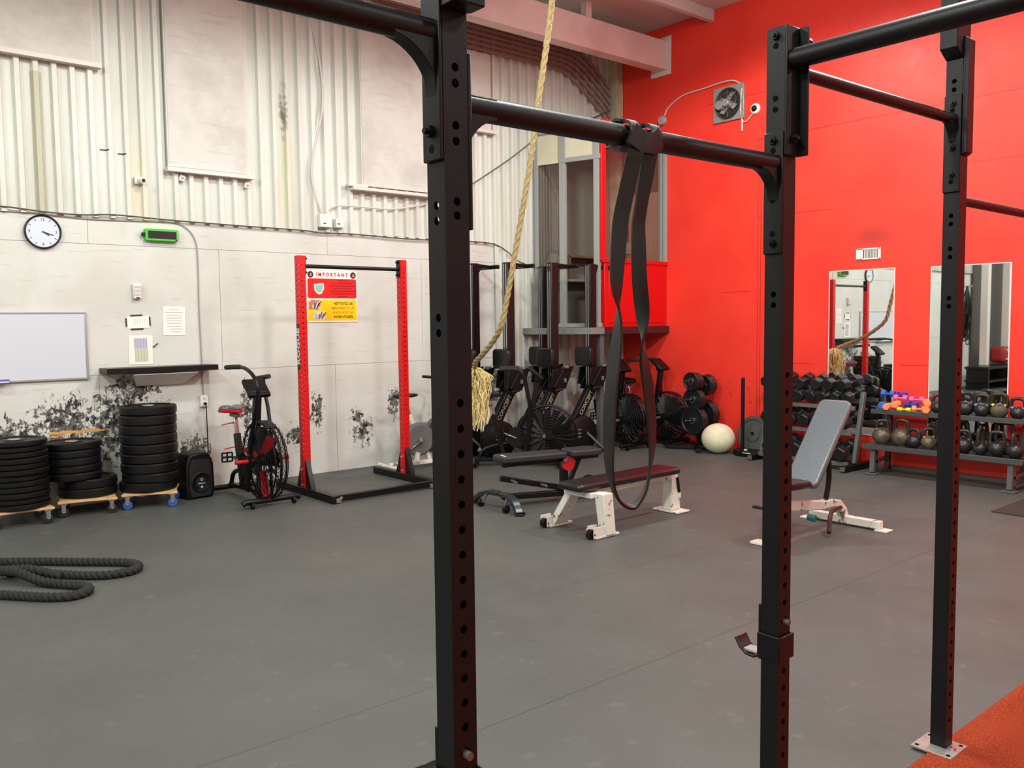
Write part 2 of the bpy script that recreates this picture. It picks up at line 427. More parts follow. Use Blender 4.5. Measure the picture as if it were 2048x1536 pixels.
# thin clear glass
GL = bpy.data.materials.new('clear_glass'); GL.use_nodes = True; nt = GL.node_tree; nt.nodes.clear()
o_ = nt.nodes.new('ShaderNodeOutputMaterial'); t_ = nt.nodes.new('ShaderNodeBsdfTransparent'); g_ = nt.nodes.new('ShaderNodeBsdfGlossy'); x_ = nt.nodes.new('ShaderNodeMixShader')
t_.inputs[0].default_value = (.86, .88, .86, 1); g_.inputs['Roughness'].default_value = .03; x_.inputs[0].default_value = .09
nt.links.new(t_.outputs[0], x_.inputs[1]); nt.links.new(g_.outputs[0], x_.inputs[2]); nt.links.new(x_.outputs[0], o_.inputs[0])

# ------------------------------------------------------------------ raised office in the corner (part of the building)
P0 = Vector((7.66, 8.57)); P1 = Vector((7.93, 7.63)); dL = (P1-P0).normalized(); LL = (P1-P0).length
def lf(s, z): return Vector((P0.x+dL.x*s, P0.y+dL.y*s, z))
REDPAINT = mat('booth_red', (208, 10, 12), .35, bump=(6, .05))
m = MB(); m.prism([(7.40, 8.59), (7.72, 7.60), (9.2, 7.60), (9.2, 8.59)], .085, _m((0, 0, 1.528)))
struct(m.build('trim_7', mat('ledge_grey', (122, 124, 120), .5), bevel=.004))
struct(MB().box((8.58, 7.59, 1.53), (1.26, .02, .09)).build('trim_8', mat('dark_sill', (58, 30, 30), .4)))
m = MB(); m.box((8.585, 7.65, 1.99), (1.21, .05, .83)); m.box((8.57, 7.622, 1.975), (1.04, .015, .70))
struct(m.build('wall_booth', REDPAINT, bevel=.004))
m = MB()
m.box((7.955, 7.645, 3.3), (.085, .07, 1.76)); m.box((8.57, 7.645, 2.42), (1.27, .075, .05)); m.box((8.57, 7.645, 4.12), (1.3, .09, .11))
struct(m.build('trim_9', REDPAINT, bevel=.004))
struct(MB().box((9.17, 7.645, 3.25), (.05, .06, 1.66)).box((9.10, 7.66, 3.25), (.012, .05, 1.66)).build('trim_10', GREYTRIM))
struct(MB().box((8.56, 7.65, 3.25), (1.14, .006, 1.64)).build('window_5', GL))
# angled side: posts, transom, panes
m = MB()
for s, w in ((.02, .05), (.42, .09), (LL-.06, .08)):
    m.bar(lf(s, 1.57), lf(s, 4.12), w, .05, up=(dL.y, -dL.x, 0))
m.bar(lf(0, 4.13), lf(LL, 4.13), .06, .09); m.bar(lf(.4, 3.72), lf(LL, 3.72), .06, .06); m.bar(lf(0, 1.60), lf(LL, 1.60), .06, .05)
m.bar(lf(0, 2.36), lf(.42, 2.36), .05, .04)
struct(m.build('trim_11', GREYTRIM, bevel=.003))
m = MB(); m.bar(lf(.03, 3.90), lf(.40, 3.90), .014, .40); m.bar(lf(.45, 3.92), lf(LL-.05, 3.92), .014, .36); struct(m.build('wall_booth_upper', CREAM))
m = MB(); m.bar(lf(.03, 3.02), lf(.40, 3.02), .006, 1.34); m.bar(lf(.03, 1.98), lf(.40, 1.98), .006, .72); struct(m.build('window_6', GL))
struct(MB().box((8.56, 8.12, 4.185), (1.22, .92, .02)).build('ceiling_booth', GREYTRIM))
struct(MB().box((9.185, 8.11, 2.86), (.02, .92, 2.56)).build('wall_booth_inner', DARKGREY))
struct(MB().box((9.165, 8.02, 2.9), (.02, .6, 1.0)).build('trim_12', mat('tan_board', (176, 150, 132), .6, noise=(3, .6, (150, 118, 90)))))
struct(MB().box((8.43, 8.54, 2.86), (1.46, .02, 2.56)).build('booth_rear_shade', mat('shade_grey', (120, 116, 108), .6)))  # grey sheet over the ribbed wall, painting in the office's dim interior
struct(MB().box((7.94, 7.67, .74), (.07, .07, 1.48)).build('column_booth', SATIN))
t = thing('wall_shelf', 'brown shelf box on the wall inside the raised office', 'shelf', (8.30, 8.40, 2.2))
MB().box((0, 0, .32), (.6, .24, .03)).box((-.29, 0, .16), (.03, .24, .32)).box((.29, 0, .16), (.03, .24, .32)).build('cabinet', mat('brown_board', (118, 96, 78), .6), t)
MB().box((0, 0, 0), (.64, .26, .03)).build('shelf_board', GREYTRIM, t)
tag(MB().box((8.22, 8.25, 1.60), (.34, .22, .05)).build('tray', mat('green_plastic', (40, 190, 92), .4), bevel=.008), 'flat green tray on the floor of the raised office behind the glass', 'tray')
t = thing('electrical_box', 'grey switch box and black conduit inside the raised office window', 'electrical box', (9.14, 8.28, 2.55))
MB().box((0, 0, .12), (.05, .09, .16)).build('box_body', GREYTRIM, t, bevel=.004); MB().tube([(0, 0, .2), (0, 0, .8), (0, .02, 1.1), (0, 0, 1.4)], .01, 8).build('conduit', BLACK2, t)

# ------------------------------------------------------------------ things on the white wall
F = YW-.002
t = thing('wall_clock', 'round wall clock with a black rim and white dial on the grey plywood wall', 'clock', (1.785, F, 2.5))
MR = Euler((pi/2, 0, 0)).to_matrix().to_4x4()
MB().lathe([(.001, .0), (.145, .0), (.15, .01), (.15, .032), (.143, .036), (.136, .034), (.135, .024), (.001, .024)], MR, 48).build('rim', BLACK2, t)
MB().lathe([(.001, .025), (.1345, .025)], MR, 48).build('dial', mat('clock_dial', (206, 214, 224), .5), t)
for k in range(12):
    if k % 3 == 0: continue
    a = k*pi/6; c_ = Vector((sin(a)*.115, -.027, cos(a)*.115)); MB().box(c_, (.004, .002, .02), (0, a, 0)).build('hour_mark', INK, t)
for k, s_ in ((0, '12'), (3, '3'), (6, '6'), (9, '9')):
    a = k*pi/6; text('numeral', s_, .036, INK, t, on_left(sin(a)*.108, -.026, cos(a)*.108))
MB().box((.024, -.029, -.014), (.06, .003, .009), (0, radians(33), 0)).build('hour_hand', INK, t)
MB().box((.040, -.031, -.013), (.092, .002, .006), (0, radians(18), 0)).cyl((0, -.025, 0), (0, -.035, 0), .006).build('minute_hand', INK, t)
t = thing('led_timer', 'bright green framed LED timer with a dark screen on the wall', 'timer', (2.81, F, 2.525))
MB().rbox((0, -.03, 0), (.31, .06, .115), .012, axis=1).build('frame', mat('lime_green', (66, 190, 44), .4), t, bevel=.006)
MB().box((.0, -.0605, 0), (.265, .006, .072)).build('screen', mat('timer_screen', (28, 10, 26), .25), t)
MB().box((-.17, -.035, .0), (.03, .03, .035)).build('bracket', BLACK2, t, bevel=.004)
MB().cyl((.13, -.06, -.045), (.13, -.068, -.045), .006).build('button', BLACK2, t)
t = thing('alarm_sounder', 'small white ribbed sounder box high on the wall under the timer', 'sounder', (2.565, F, 1.91))
MB().box((0, -.025, .075), (.075, .05, .145)).build('housing', WHITEP, t, bevel=.01)
m = MB()
for k in range(8): m.box((0, -.052, .035+k*.0125), (.062, .006, .005))
m.build('grille', mat('off_white', (205, 204, 198), .5), t)
MB().box((0, -.05, .012), (.03, .006, .012)).build('sensor', INK, t)
t = thing('taped_notice', 'white notice held to the wall by four strips of black tape', 'paper', (2.57, F, 1.63))
MB().box((0, -.002, .06), (.205, .002, .115), (0, radians(-2), 0)).build('sheet', PAPER, t)
for c_, d_ in (((-.015, -.004, .125), (.11, .002, .016)), ((-.01, -.004, -.004), (.115, .002, .016)), ((-.108, -.004, .06), (.014, .002, .08)), ((.108, -.004, .07), (.014, .002, .085))):
    MB().box(c_, d_, (0, radians(-2), 0)).build('tape', INK, t)
m = MB()
for k in range(5): m.box((-.03+k*.022, -.0035, .062+.004*k), (.006, .0006, .06-.006*k))
m.build('writing', mat('faint_ink', (205, 200, 190), .8), t)
t = thing('notice_sheet', 'white typed notice sheet right of the taped notice', 'paper', (2.91, F, 1.56))
MB().box((0, -.002, .14), (.215, .002, .28), (0, radians(1), 0)).build('sheet', PAPER, t)
m = MB()
for k, w in enumerate((.09, .17, .16, .15, .14, .13, .14, .12, .1)): m.box((0 if k < 7 else .02, -.0035, .25-k*.027), (w, .0006, .0045))
m.build('writing', INKG, t)
t = thing('chart_sheet', 'chart sheet with a lilac grid above a pale green grid over the wall shelf', 'paper', (2.585, F, 1.285))
MB().box((0, -.002, .14), (.22, .002, .28), (0, radians(1), 0)).build('sheet', PAPER, t)
MB().box((0, -.0036, .205), (.12, .001, .095)).build('lilac_grid', mat('lilac', (186, 182, 206), .8), t)
MB().box((.004, -.0036, .085), (.12, .001, .115)).build('green_grid', mat('pale_green', (196, 204, 172), .8), t)
m = MB()
for k in range(5): m.box((-.055+k*.027, -.0044, .205), (.003, .0006, .09)); m.box((-.05+k*.027, -.0044, .085), (.002, .0006, .11))
m.box((0, -.0044, .15), (.125, .0006, .006)).build('grid_lines', INKG, t)
tag(MB().cyl((2.715, F-.006, 1.462), (2.745, F-.008, 1.486), .005).box((2.706, F-.006, 1.455), (.02, .012, .01)).build('wall_hook', INK), 'tiny metal hook beside the chart sheet', 'hook')
t = thing('whiteboard', 'large whiteboard cut off by the left side of the photo', 'whiteboard', (.9, F, 1.18))
MB().box((0, -.012, .3), (2.4, .016, .6)).build('writing_surface', mat('board_surface', (206, 211, 219), .25), t)
m = MB()
for c_, d_ in (((0, -.014, .6), (2.42, .024, .016)), ((0, -.014, 0), (2.42, .024, .02)), ((1.2, -.014, .3), (.02, .024, .6)), ((-1.2, -.014, .3), (.02, .024, .6))): m.box(c_, d_)
m.build('frame', mat('aluminium', (176, 178, 182), .35, .6), t, bevel=.003)
MB().box((-.2, -.05, .0), (1.5, .075, .012)).build('pen_tray', WHITEP, t, bevel=.003)
for k, (c_, lb) in enumerate((((196, 60, 170), 'purple pen lying in the whiteboard tray'), ((70, 90, 200), 'blue pen lying in the whiteboard tray below the purple one'))):
    tag(MB().cyl((1.32-.01*k, F-.045-.02*k, 1.195), (1.46-.01*k, F-.045-.02*k, 1.195), .008).build('marker_pen', mat('pen_%s' % ('purple', 'blue')[k], c_, .4)), lb, 'pen')
t = thing('floating_shelf', 'thick black floating shelf under the chart sheet', 'shelf', (2.72, F, 1.22))
MB().box((0, -.13, .022), (1.03, .26, .05)).build('shelf_board', BLACK2, t, bevel=.004)
t = thing('wire_file_tray', 'slatted white document tray hanging under the black shelf', 'tray', (2.72, F-.12, 1.12))
m = MB()
for k in range(6): m.box((0.02, -.10+.034*k, .072-.020*k), (.60-.03*k, .034, .006), (radians(-30), 0, 0))
m.build('slats', WHITEP, t)
MB().box((-.12, .0, .03), (.012, .16, .012), (radians(-18), 0, 0)).box((-.12, -.06, .08), (.01, .01, .07)).build('bracket', INKG, t)
MB().box((.2, .05, .06), (.01, .01, .14)).build('bracket', INKG, t)
t = thing('wall_outlet', 'white double outlet box with a black plug, right of the speaker', 'outlet', (3.165, F, .84))
MB().box((0, -.02, .055), (.075, .04, .115)).build('box_body', WHITEP, t, bevel=.006)
for z in (.08, .032): MB().cyl((0, -.04, z), (0, -.0425, z), .017).build('socket', mat('socket_face', (190, 190, 184), .5), t)
MB().cyl((.0, -.04, .032), (0, -.075, .03), .013).build('plug', BLACK2, t, bevel=.002)
tag(MB().tube(spline([(3.165, F-.072, .87), (3.17, F-.07, .8), (3.185, F-.03, .6), (3.19, F-.02, .3), (3.17, F-.03, .06), (3.16, F-.06, .012), (3.14, F-.14, .012)], 6), .005, 6).build('power_cord', BLACK2), 'black power cord hanging from the wall outlet', 'cord')
# wires and conduits
WIRE = mat('grey_wire', (84, 80, 74), .6); CONDP = mat('painted_conduit', (205, 202, 194), .5)
tag(MB().tube(spline([(XL+.2, F-.038, 2.69), (-2, F-.038, 2.67), (.6, F-.038, 2.71), (1.42, F-.038, 2.70), (1.8, F-.038, 2.675), (2.1, F-.038, 2.67), (2.4, F-.038, 2.69), (2.9, F-.038, 2.675), (3.6, F-.038, 2.665), (4.3, F-.038, 2.66),
     (4.5, F-.038, 2.645), (4.9, F-.038, 2.655), (5.5, F-.038, 2.64), (6.0, F-.038, 2.645), (6.6, F-.038, 2.66), (6.95, F-.038, 2.64), (7.15, F-.038, 2.56), (7.35, F-.038, 2.44), (7.6, F-.045, 2.38)], 6), .0075, 6).build('cable', WIRE), 'long dark cable clipped along the seam where plywood meets ribbed steel', 'cable')
tag(MB().tube(spline([(-1, F-.01, 2.665), (1.42, F-.01, 2.665), (1.9, F-.01, 2.65), (2.2, F-.01, 2.64), (2.6, F-.01, 2.65), (2.93, F-.01, 2.655), (3.06, F-.01, 2.61), (3.14, F-.01, 2.5), (3.16, F-.01, 2.3), (3.155, F-.01, 1.8), (3.16, F-.01, 1.4), (3.165, F-.01, .96)], 6), .0055, 6).build('conduit_pipe', mat('pale_wire', (150, 148, 140), .6)), 'thin conduit curving down from the cable to the outlet', 'conduit')
tag(MB().tube(spline([(4.36, F-.035, ZC-.03), (4.39, F-.035, 5.1), (4.5, F-.035, 4.72), (4.57, F-.035, 4.3), (4.56, F-.035, 3.95), (4.47, F-.035, 3.6), (4.42, F-.035, 3.3), (4.45, F-.035, 3.05), (4.53, F-.035, 2.85)], 6), .012, 6).build('conduit_pipe', CONDP), 'painted conduit snaking down the ribbed steel to the junction box', 'conduit')
tag(MB().tube(spline([(4.58, F-.03, 2.85), (4.61, F-.03, 2.9), (4.72, F-.03, 2.955), (4.95, F-.03, 2.965), (5.4, F-.03, 2.97), (5.7, F-.03, 3.02), (5.95, F-.03, 3.08)], 6), .010, 6).build('conduit_pipe', CONDP), 'painted conduit running right from the junction box under a boarded window', 'conduit')
for i, (x0, w, h, z, lb) in enumerate(((4.55, .145, .14, 2.705, 'large white junction box where the conduits meet'), (4.72, .10, .10, 2.71, 'small white junction box right of the large one'))):
    t = thing('junction_box', lb, 'junction box', (x0, F, z)); MB().box((0, -.045, h/2), (w, .09, h)).build('box_body', WHITEP, t, bevel=.006)
    MB().box((-.02, -.091, .04), (.03, .004, .012)).build('latch', INK, t)
t = thing('wall_camera', 'small camera on a bracket on the ribbed steel, left of a boarded window', 'camera', (2.62, F, 3.0))
MB().box((0, -.02, .03), (.07, .04, .07)).build('bracket', WHITEP, t, bevel=.006); MB().cyl((.0, -.02, .03), (.02, -.11, .02), .026, n=16).build('camera_body', WHITEP, t); MB().cyl((.02, -.11, .02), (.021, -.114, .0195), .018).build('lens', INK, t)
for i, (hx, hz_, sd) in enumerate(((3.03, 3.06, 'left'), (3.69, 3.05, 'right'))):
    t = thing('sill_bracket', 'small cream bracket under the %s end of the tall boarded window sill' % sd, 'bracket', (hx, F, hz_))
    MB().box((0, -.02, .03), (.055, .04, .06), (0, radians(14), 0)).build('plate', CORRP, t, bevel=.004); MB().cyl((0, -.04, .03), (0, -.05, .03), .01).build('bolt', INKG, t)
for i, (hx, lb) in enumerate(((2.355, 'short dark slot in the steel rib, left of its pair'), (2.50, 'short dark slot in the steel rib nearer the camera'))):
    pass
tag(MB().tube(spline([(6.60, F-.045, 3.37), (6.9, F-.045, 3.55), (7.25, F-.045, 3.77), (7.63, F-.05, 4.05), (7.70, F-.06, 4.22)], 6), .007, 6).build('guy_wire', WIRE), 'thin wire rising across the ribbed steel to the raised office', 'wire')
tag(MB().tube(spline([(8.0, F-.05, 4.24), (8.3, F-.05, 4.32), (8.7, F-.05, 4.46), (9.0, F-.12, 4.60)], 6), .010, 6).build('guy_wire', WIRE), 'thin wire rising from the raised office roof to the corner column', 'wire')
# bundle of six pipes under the beam
PIPE = mat('dull_pipe', (140, 124, 118), .5)
for i in range(6):
    z = 5.33-.062*i; k = i*.055
    pts = [(5.2, F-.06, z), (6.6, F-.06, z), (7.8-k*.5, F-.06, z), (8.35-k, F-.06, z-.01), (8.58-k, F-.06, z-.08), (8.80-k*.4, F-.06, z-.22-.02*i), (8.98-k*.1, F-.07, z-.36-.03*i), (9.05, F-.08, z-.42-.04*i)]
    tag(MB().tube(spline(pts, 6), .022, 8).build('ceiling_pipe', PIPE), ['topmost', 'second', 'third', 'fourth', 'fifth', 'lowest'][i]+' of the six parallel pipes under the ceiling beam', 'pipe', 'pipes under the beam')

# sanitary notice board
t = thing('notice_sign', 'white sign headed IMPORTANT with a red panel over a yellow panel', 'sign', (4.645, F, 1.68))
MB().box((0, -.004, .278), (.62, .006, .565)).build('sign_panel', mat('sign_white', (240, 238, 232), .4), t)
def panel(name, w, h, cz, ma): return MB().prism(rrect(w, h, .02), .002, _m((0, -.008, cz), (pi/2, 0, 0))).build(name, ma, t)
panel('red_panel', .6, .215, .365, mat('sign_red', (238, 22, 22), .4)); panel('yellow_panel', .6, .225, .125, mat('sign_yellow', (248, 208, 8), .4))
text('heading', 'I M P O R T A N T', .058, mat('heading_red', (196, 40, 44), .5), t, on_left(0, -.0095, .515), sx=.86, bold=True)
for sx_ in (-.262, .262):
    lg = MB().lathe([(.001, .0), (.036, .0)], _m((sx_, -.0085, .515), (pi/2, 0, 0)), 28).build('round_emblem', mat('emblem_dark', (66, 34, 38), .5), t)
    MB().box((sx_, -.0098, .515), (.012, .001, .034), (0, radians(35), 0)).box((sx_+.006, -.0098, .506), (.026, .001, .01)).build('emblem_mark', mat('emblem_pink', (224, 160, 156), .5), lg)
mk = MB().prism([(-.06, .05), (.0, .058), (.06, .065), (.062, .0), (.035, -.05), (.01, -.062), (-.02, -.055), (-.055, -.02)], .002, _m((-.165, -.0102, .36), (pi/2, 0, 0))).build('face_mask', mat('mask_white', (214, 226, 218), .6), t)
MB().prism([(-.04, .035), (.0, .042), (.045, .048), (.045, .0), (.02, -.04), (-.01, -.04), (-.04, -.01)], .001, _m((-.165, -.0118, .36), (pi/2, 0, 0))).build('mask_pleat', mat('mask_green', (150, 196, 178), .6), mk)
m = MB(); sg = random.Random(3)
for k, w in enumerate((.12, .26, .35, .24, .33, .30, .12)):
    x0 = .135-w/2; x1 = .135+w/2; x = x0
    while x < x1-.012:
        ww = sg.uniform(.014, .04); ww = min(ww, x1-x); m.box((x+ww/2, -.0096, .452-k*.029), (ww, .001, .010)); x += ww+.006
m.build('red_panel_text', mat('text_dark_red', (110, 8, 12), .5), t)
for k, (s_, c_) in enumerate((('NETTOYEZ LES', 'a'), ('MACHINES ET LES', 'b'), ('POIDS APR\u00c8S LES', 'b'), ('AVOIR UTILIS\u00c9S.', 'a'))):
    text('yellow_panel_text', s_, .038, mat('text_brown', (70, 52, 14), .5) if c_ == 'a' else mat('text_orange', (222, 120, 8), .5), t, on_left(.13, -.0098, .198-k*.049), sx=.92, bold=True)
for (cx_, cz_, w, h, A_, B_) in ((-.225, .185, .145, .105, (190, 120, 90), (70, 50, 46)), (-.165, .068, .14, .09, (190, 186, 184), (44, 38, 40))):
    ph = MB().box((cx_, -.0096, cz_), (w, .001, h)).build('photo_inset', mat('photo_%d' % int(A_[0]+A_[1]), A_, .5, noise=(22, 1, (230, 214, 204), .45, .55)), t)
    m = MB()
    for k in range(4): m.box((cx_+.0+.02*k, -.0104, cz_+.01*((k % 2)*2-1)), (.010, .0006, h*.7), (0, radians(8+10*k), 0))
    m.build('photo_shapes', mat('photo_dark_%d' % A_[0], B_, .5), ph)

# ------------------------------------------------------------------ things on the red wall
G = XR+.001
def RW(y, z, off=0): return (XR-off, y, z)
t = thing('exhaust_fan', 'square grey exhaust fan unit high on the red wall', 'fan', (XR, 6.62, 4.14))
m = MB(); m.box((-.015, 0, .215), (.03, .45, .43))
m.build('plate', STEEL, t, bevel=.004)
MRX = Euler((0, -pi/2, 0)).to_matrix().to_4x4()
MB().lathe([(.185, .03), (.19, .05), (.185, .06), (.17, .05), (.15, .032), (.001, .031)], _m((0, 0, .215)) @ MRX, 36).build('shroud', mat('fan_dark', (58, 56, 54), .5, .3), t)
m = MB()
for k in range(4):
    a = k*pi/2+.5; m.box((-.05, cos(a)*.085, .215+sin(a)*.085), (.006, .12, .07), Euler((a, radians(22), 0)))
m.build('blade', STEEL, t)
m = MB()
for rr in (.05, .09, .13, .17): m.tube([(-.085+.05*(rr/.17)**2, rr*cos(2*pi*i/28), .215+rr*sin(2*pi*i/28)) for i in range(28)], .0035, 6, closed=True)
for k in range(4):
    a = k*pi/4; m.tube([(-.04, -.18*cos(a), .215-.18*sin(a)), (-.086, 0, .215), (-.04, .18*cos(a), .215+.18*sin(a))], .0035, 6)
m.build('guard', CHROME, t)
MB().cyl((-.03, 0, .215), (-.11, .0, .215), .05, .045, 20).cyl((-.1, .1, .2), (-.03, .1, .2), .055, n=20).build('motor', STEEL, t, bevel=.004)
tag(MB().tube(spline([(XR-.02, 6.42, 4.55), (XR-.03, 6.6, 4.63), (XR-.02, 7.0, 4.62), (XR-.015, 7.35, 4.60), (XR-.015, 7.58, 4.50), (XR-.015, 7.66, 4.40)], 8), .009, 6).build('fan_cord', CONDP), 'white cord looping from the exhaust fan to the round box', 'cord')
tag(MB().tube(spline([(XR-.02, 7.72, 4.3), (XR-.02, 7.8, 4.24), (XR-.02, 7.86, 4.17)], 6), .008, 6).build('fan_cord', CONDP), 'short cord leaving the round box toward the raised office', 'cord')
t = thing('round_junction_box', 'round grey box on the red wall left of the exhaust fan', 'junction box', (XR, 7.69, 4.34))
MB().lathe([(.001, .05), (.05, .05), (.058, .04), (.06, 0)], MRX, 24).build('cover', mat('box_grey', (168, 160, 156), .5), t); MB().cyl((-.05, 0, 0), (-.056, 0, 0), .01).build('screw', INKG, t)
t = thing('dome_camera', 'small white dome camera right of the exhaust fan', 'camera', (XR, 6.24, 4.22))
MB().lathe([(.001, .03), (.05, .03), (.062, .02), (.066, 0)], MRX, 28).build('base', WHITEP, t); MB().sphere((-.03, 0, 0), .037, 20, 12).build('lens', BLACK2, t)
tag(MB().tube(spline([(XR-.02, 6.27, 4.16), (XR-.02, 6.36, 4.09), (XR-.02, 6.42, 4.12), (XR-.03, 6.44, 4.3), (XR-.03, 6.42, 4.5)], 6), .007, 6).tube([(XR-.02, 6.42, 4.12), (XR-.02, 6.42, 3.98)], .012, 6).build('camera_cord', CONDP), 'white cord between the dome camera and the fan', 'cord')
t = thing('wall_vent', 'white louvred vent grille with soot above it on the red wall', 'vent', (XR, 4.768, 2.30))
m = MB(); w, h = .28, .12
m.box((-.008, 0, .005), (.016, w, .014)).box((-.008, 0, h-.005), (.016, w, .014)).box((-.008, -w/2+.012, h/2), (.016, .026, h)).box((-.008, w/2-.04, h/2), (.016, .08, h))
m.build('frame', WHITEP, t, bevel=.002); m = MB()
for k in range(10): m.box((-.008, -.115+k*.0175, h/2), (.010, .006, h-.02))
m.build('louver', WHITEP, t); MB().box((-.002, 0, h/2), (.002, w-.02, h-.02)).build('backing', INK, t)
def mirror(y0, y1, z0, z1, lb):
    t = thing('wall_mirror', lb, 'mirror', (XR, (y0+y1)/2, z0)); h = z1-z0; w = y1-y0
    MB().box((-.009, 0, h/2), (.006, w, h)).build('mirror_glass', MIRROR, t)
    m = MB(); m.box((-.007, 0, h+.004), (.014, w+.016, .008)).box((-.007, -w/2-.004, h/2), (.014, .008, h)).box((-.007, w/2+.004, h/2), (.014, .008, h)).box((-.007, 0, -.004), (.014, w+.016, .008))
    m.build('edge_trim', mat('mirror_edge', (232, 216, 208), .4), t)
mirror(4.47, 5.22, .35, 2.185, 'tall frameless mirror behind the dumbbell rack')
mirror(3.31, 4.07, .35, 2.175, 'tall frameless mirror behind the kettlebell rack')

# ------------------------------------------------------------------ near black rig
Y0 = 1.385; HW = .029
def post(parent, x, y, z0, z1, yholes, xholes, name='upright', w=HW*2, ma=None, r=.0085, y2=True, h_=None):
    """square tube with real round holes; yholes on the -Y/+Y faces, xholes on the -X/+X faces"""
    m = MB(); h = w/2
    def face(M, holes):
        zs = sorted(holes); z = z0; c = r*1.35
        def quad(a, b_):
            if b_-a > 1e-6: m.add([(-h, 0, a), (h, 0, a), (h, 0, b_), (-h, 0, b_)], [(0, 1, 2, 3)], M)
        for hz_ in zs:
            if hz_-c < z+1e-4 or hz_+c > z1: continue
            quad(z, hz_-c); z = hz_+c
            N = 16; out = []; inn = []; dp = []
            for k in range(N):
                a = 2*pi*(k+.5)/N; cx_, cz_ = cos(a), sin(a)
                sc_ = min(h/abs(cx_) if abs(cx_) > 1e-6 else 9, c/abs(cz_) if abs(cz_) > 1e-6 else 9)
                out.append((cx_*sc_, 0, hz_+cz_*sc_)); inn.append((cx_*r, 0, hz_+cz_*r)); dp.append((cx_*r, .004, hz_+cz_*r))
            m.add(out+inn+dp, [(k, (k+1) % N, N+(k+1) % N, N+k) for k in range(N)]+[(N+k, N+(k+1) % N, 2*N+(k+1) % N, 2*N+k) for k in range(N)], M)
            cor = [(-h, 0, hz_-c), (h, 0, hz_-c), (h, 0, hz_+c), (-h, 0, hz_+c)]
            for q in cor:   # corner fillers
                ds = sorted(out, key=lambda p: (p[0]-q[0])**2+(p[2]-q[2])**2)[:2]
                m.add([q, ds[0], ds[1]], [(0, 1, 2)], M)
        quad(z, z1)
    for k, hl in ((0, yholes), (2, yholes if y2 else []), (3, xholes), (1, xholes)):
        R = Matrix.Rotation(k*pi/2, 4, 'Z')
        face(Matrix.Translation((x, y, 0)) @ R @ Matrix.Translation((0, -h, 0)), hl)
    m.box((x, y, z1-.002), (w-.001, w-.001, .004))
    return m.build(name, ma or BLACK, parent, ang=50, world=True)
HOLE = mat('hole_black', (4, 4, 5), .8, 0, .1)
def hexbolt(m, p, axis, r=.012, t=.010):
    p = Vector(p); a = Vector(axis); m.cyl(p, p+a*t, r, n=6); m.cyl(p, p+a*(t+.008), r*.5, n=8)
def rig_plate(x, y, z0, z1, ax, bolts=(), holes=(), name='bracket_plate', wd=.06, off=.0):
    """flat bracket on the face of a post whose outward normal is ax ('-x','+x','-y')"""
    d = {'-x': Vector((-1, 0, 0)), '+x': Vector((1, 0, 0)), '-y': Vector((0, -1, 0)), '+y': Vector((0, 1, 0))}[ax]
    c = Vector((x, y, (z0+z1)/2))+d*(HW+.005); sz = (.008, wd, z1-z0) if 'x' in ax else (wd, .008, z1-z0)
    o = MB().box(c, sz).build(name, BLACK, RIG, bevel=.0025, world=True)
    if bolts:
        for z in bolts: m = MB(); hexbolt(m, Vector((x, y, z))+d*(HW+.009), d); b = m.build('bolt', BLACK2, RIG, world=True); b.parent = o
    if holes:
        m = MB()
        for z in holes: q = Vector((x, y, z))+d*(HW+.0088); m.cyl(q, q+d*.0006, .0085, n=14)
        b = m.build('bolt_holes', HOLE, RIG, world=True); b.parent = o
    return o
def gusset(p, d, r, ln=.075, drop=.085):
    """curved flare under the end of a bar; p = bar axis at the plate, d = unit direction the bar leaves in"""
    d = Vector(d); pts = [(0, 0)]; n_ = 8
    poly = [(0, r*.8), (ln, r*.8), (ln, -r*.85)]
    for k in range(1, n_):
        a = k/n_; poly.append((ln*(1-a)**1.6, -r*.85-drop*a**1.5*.8))
    poly += [(0, -r*.85-drop)]
    side = Vector((0, 0, 1)).cross(d)
    M = Matrix(((d.x, 0, side.x, p[0]), (d.y, 0, side.y, p[1]), (0, 1, 0, p[2]), (0, 0, 0, 1)))
    return poly, M
RIG = thing('pull_up_rig', 'big black pull-up rig of steel posts standing nearest in front', 'rig', (2.165, Y0, 0))
AX, BX, CX, ZX = 1.008, 2.165, 3.30, -.15
lowh = [.12+.0508*k for k in range(28)]
def pairs(zs): return [z for a in zs for z in (a, a-.03)]
post(RIG, AX, Y0, .008, 2.75, [z for z in lowh if z < 1.80]+[1.885, 1.858]+pairs([2.14, 2.03]), pairs([1.878, 1.66]))
post(RIG, BX, Y0, .008, 2.455, lowh[:28], pairs([2.02, 1.93, 1.72]))
post(RIG, CX, Y0, .008, 2.95, lowh[:28], pairs([2.50, 2.02, 1.90, 1.72]))
post(RIG, ZX, Y0, .008, 2.75, [], [])
post(RIG, BX, .15, .008, 2.75, [], [])
for (x, y) in ((AX, Y0), (BX, Y0), (CX, Y0), (ZX, Y0), (BX, .15)):
    m = MB(); m.box((x-.018, y-.0, .0125), (.148, .15, .009))
    bp = m.build('base_plate', STEEL, RIG, bevel=.0015, world=True)
    m = MB()
    for sx_ in (-1, 1):
        for sy_ in (-1, 1): m.cyl((x-.018+.056*sx_, y+.058*sy_, .0172), (x-.018+.056*sx_, y+.058*sy_, .0178), .008, n=12)
    h = m.build('bolt_holes', HOLE, RIG, world=True); h.parent = bp
    MB().cyl((x-.018-.0, y-.052, .017), (x-.018, y-.052, .027), .011, n=6).build('anchor_bolt', CHROME, RIG, world=True).parent = bp
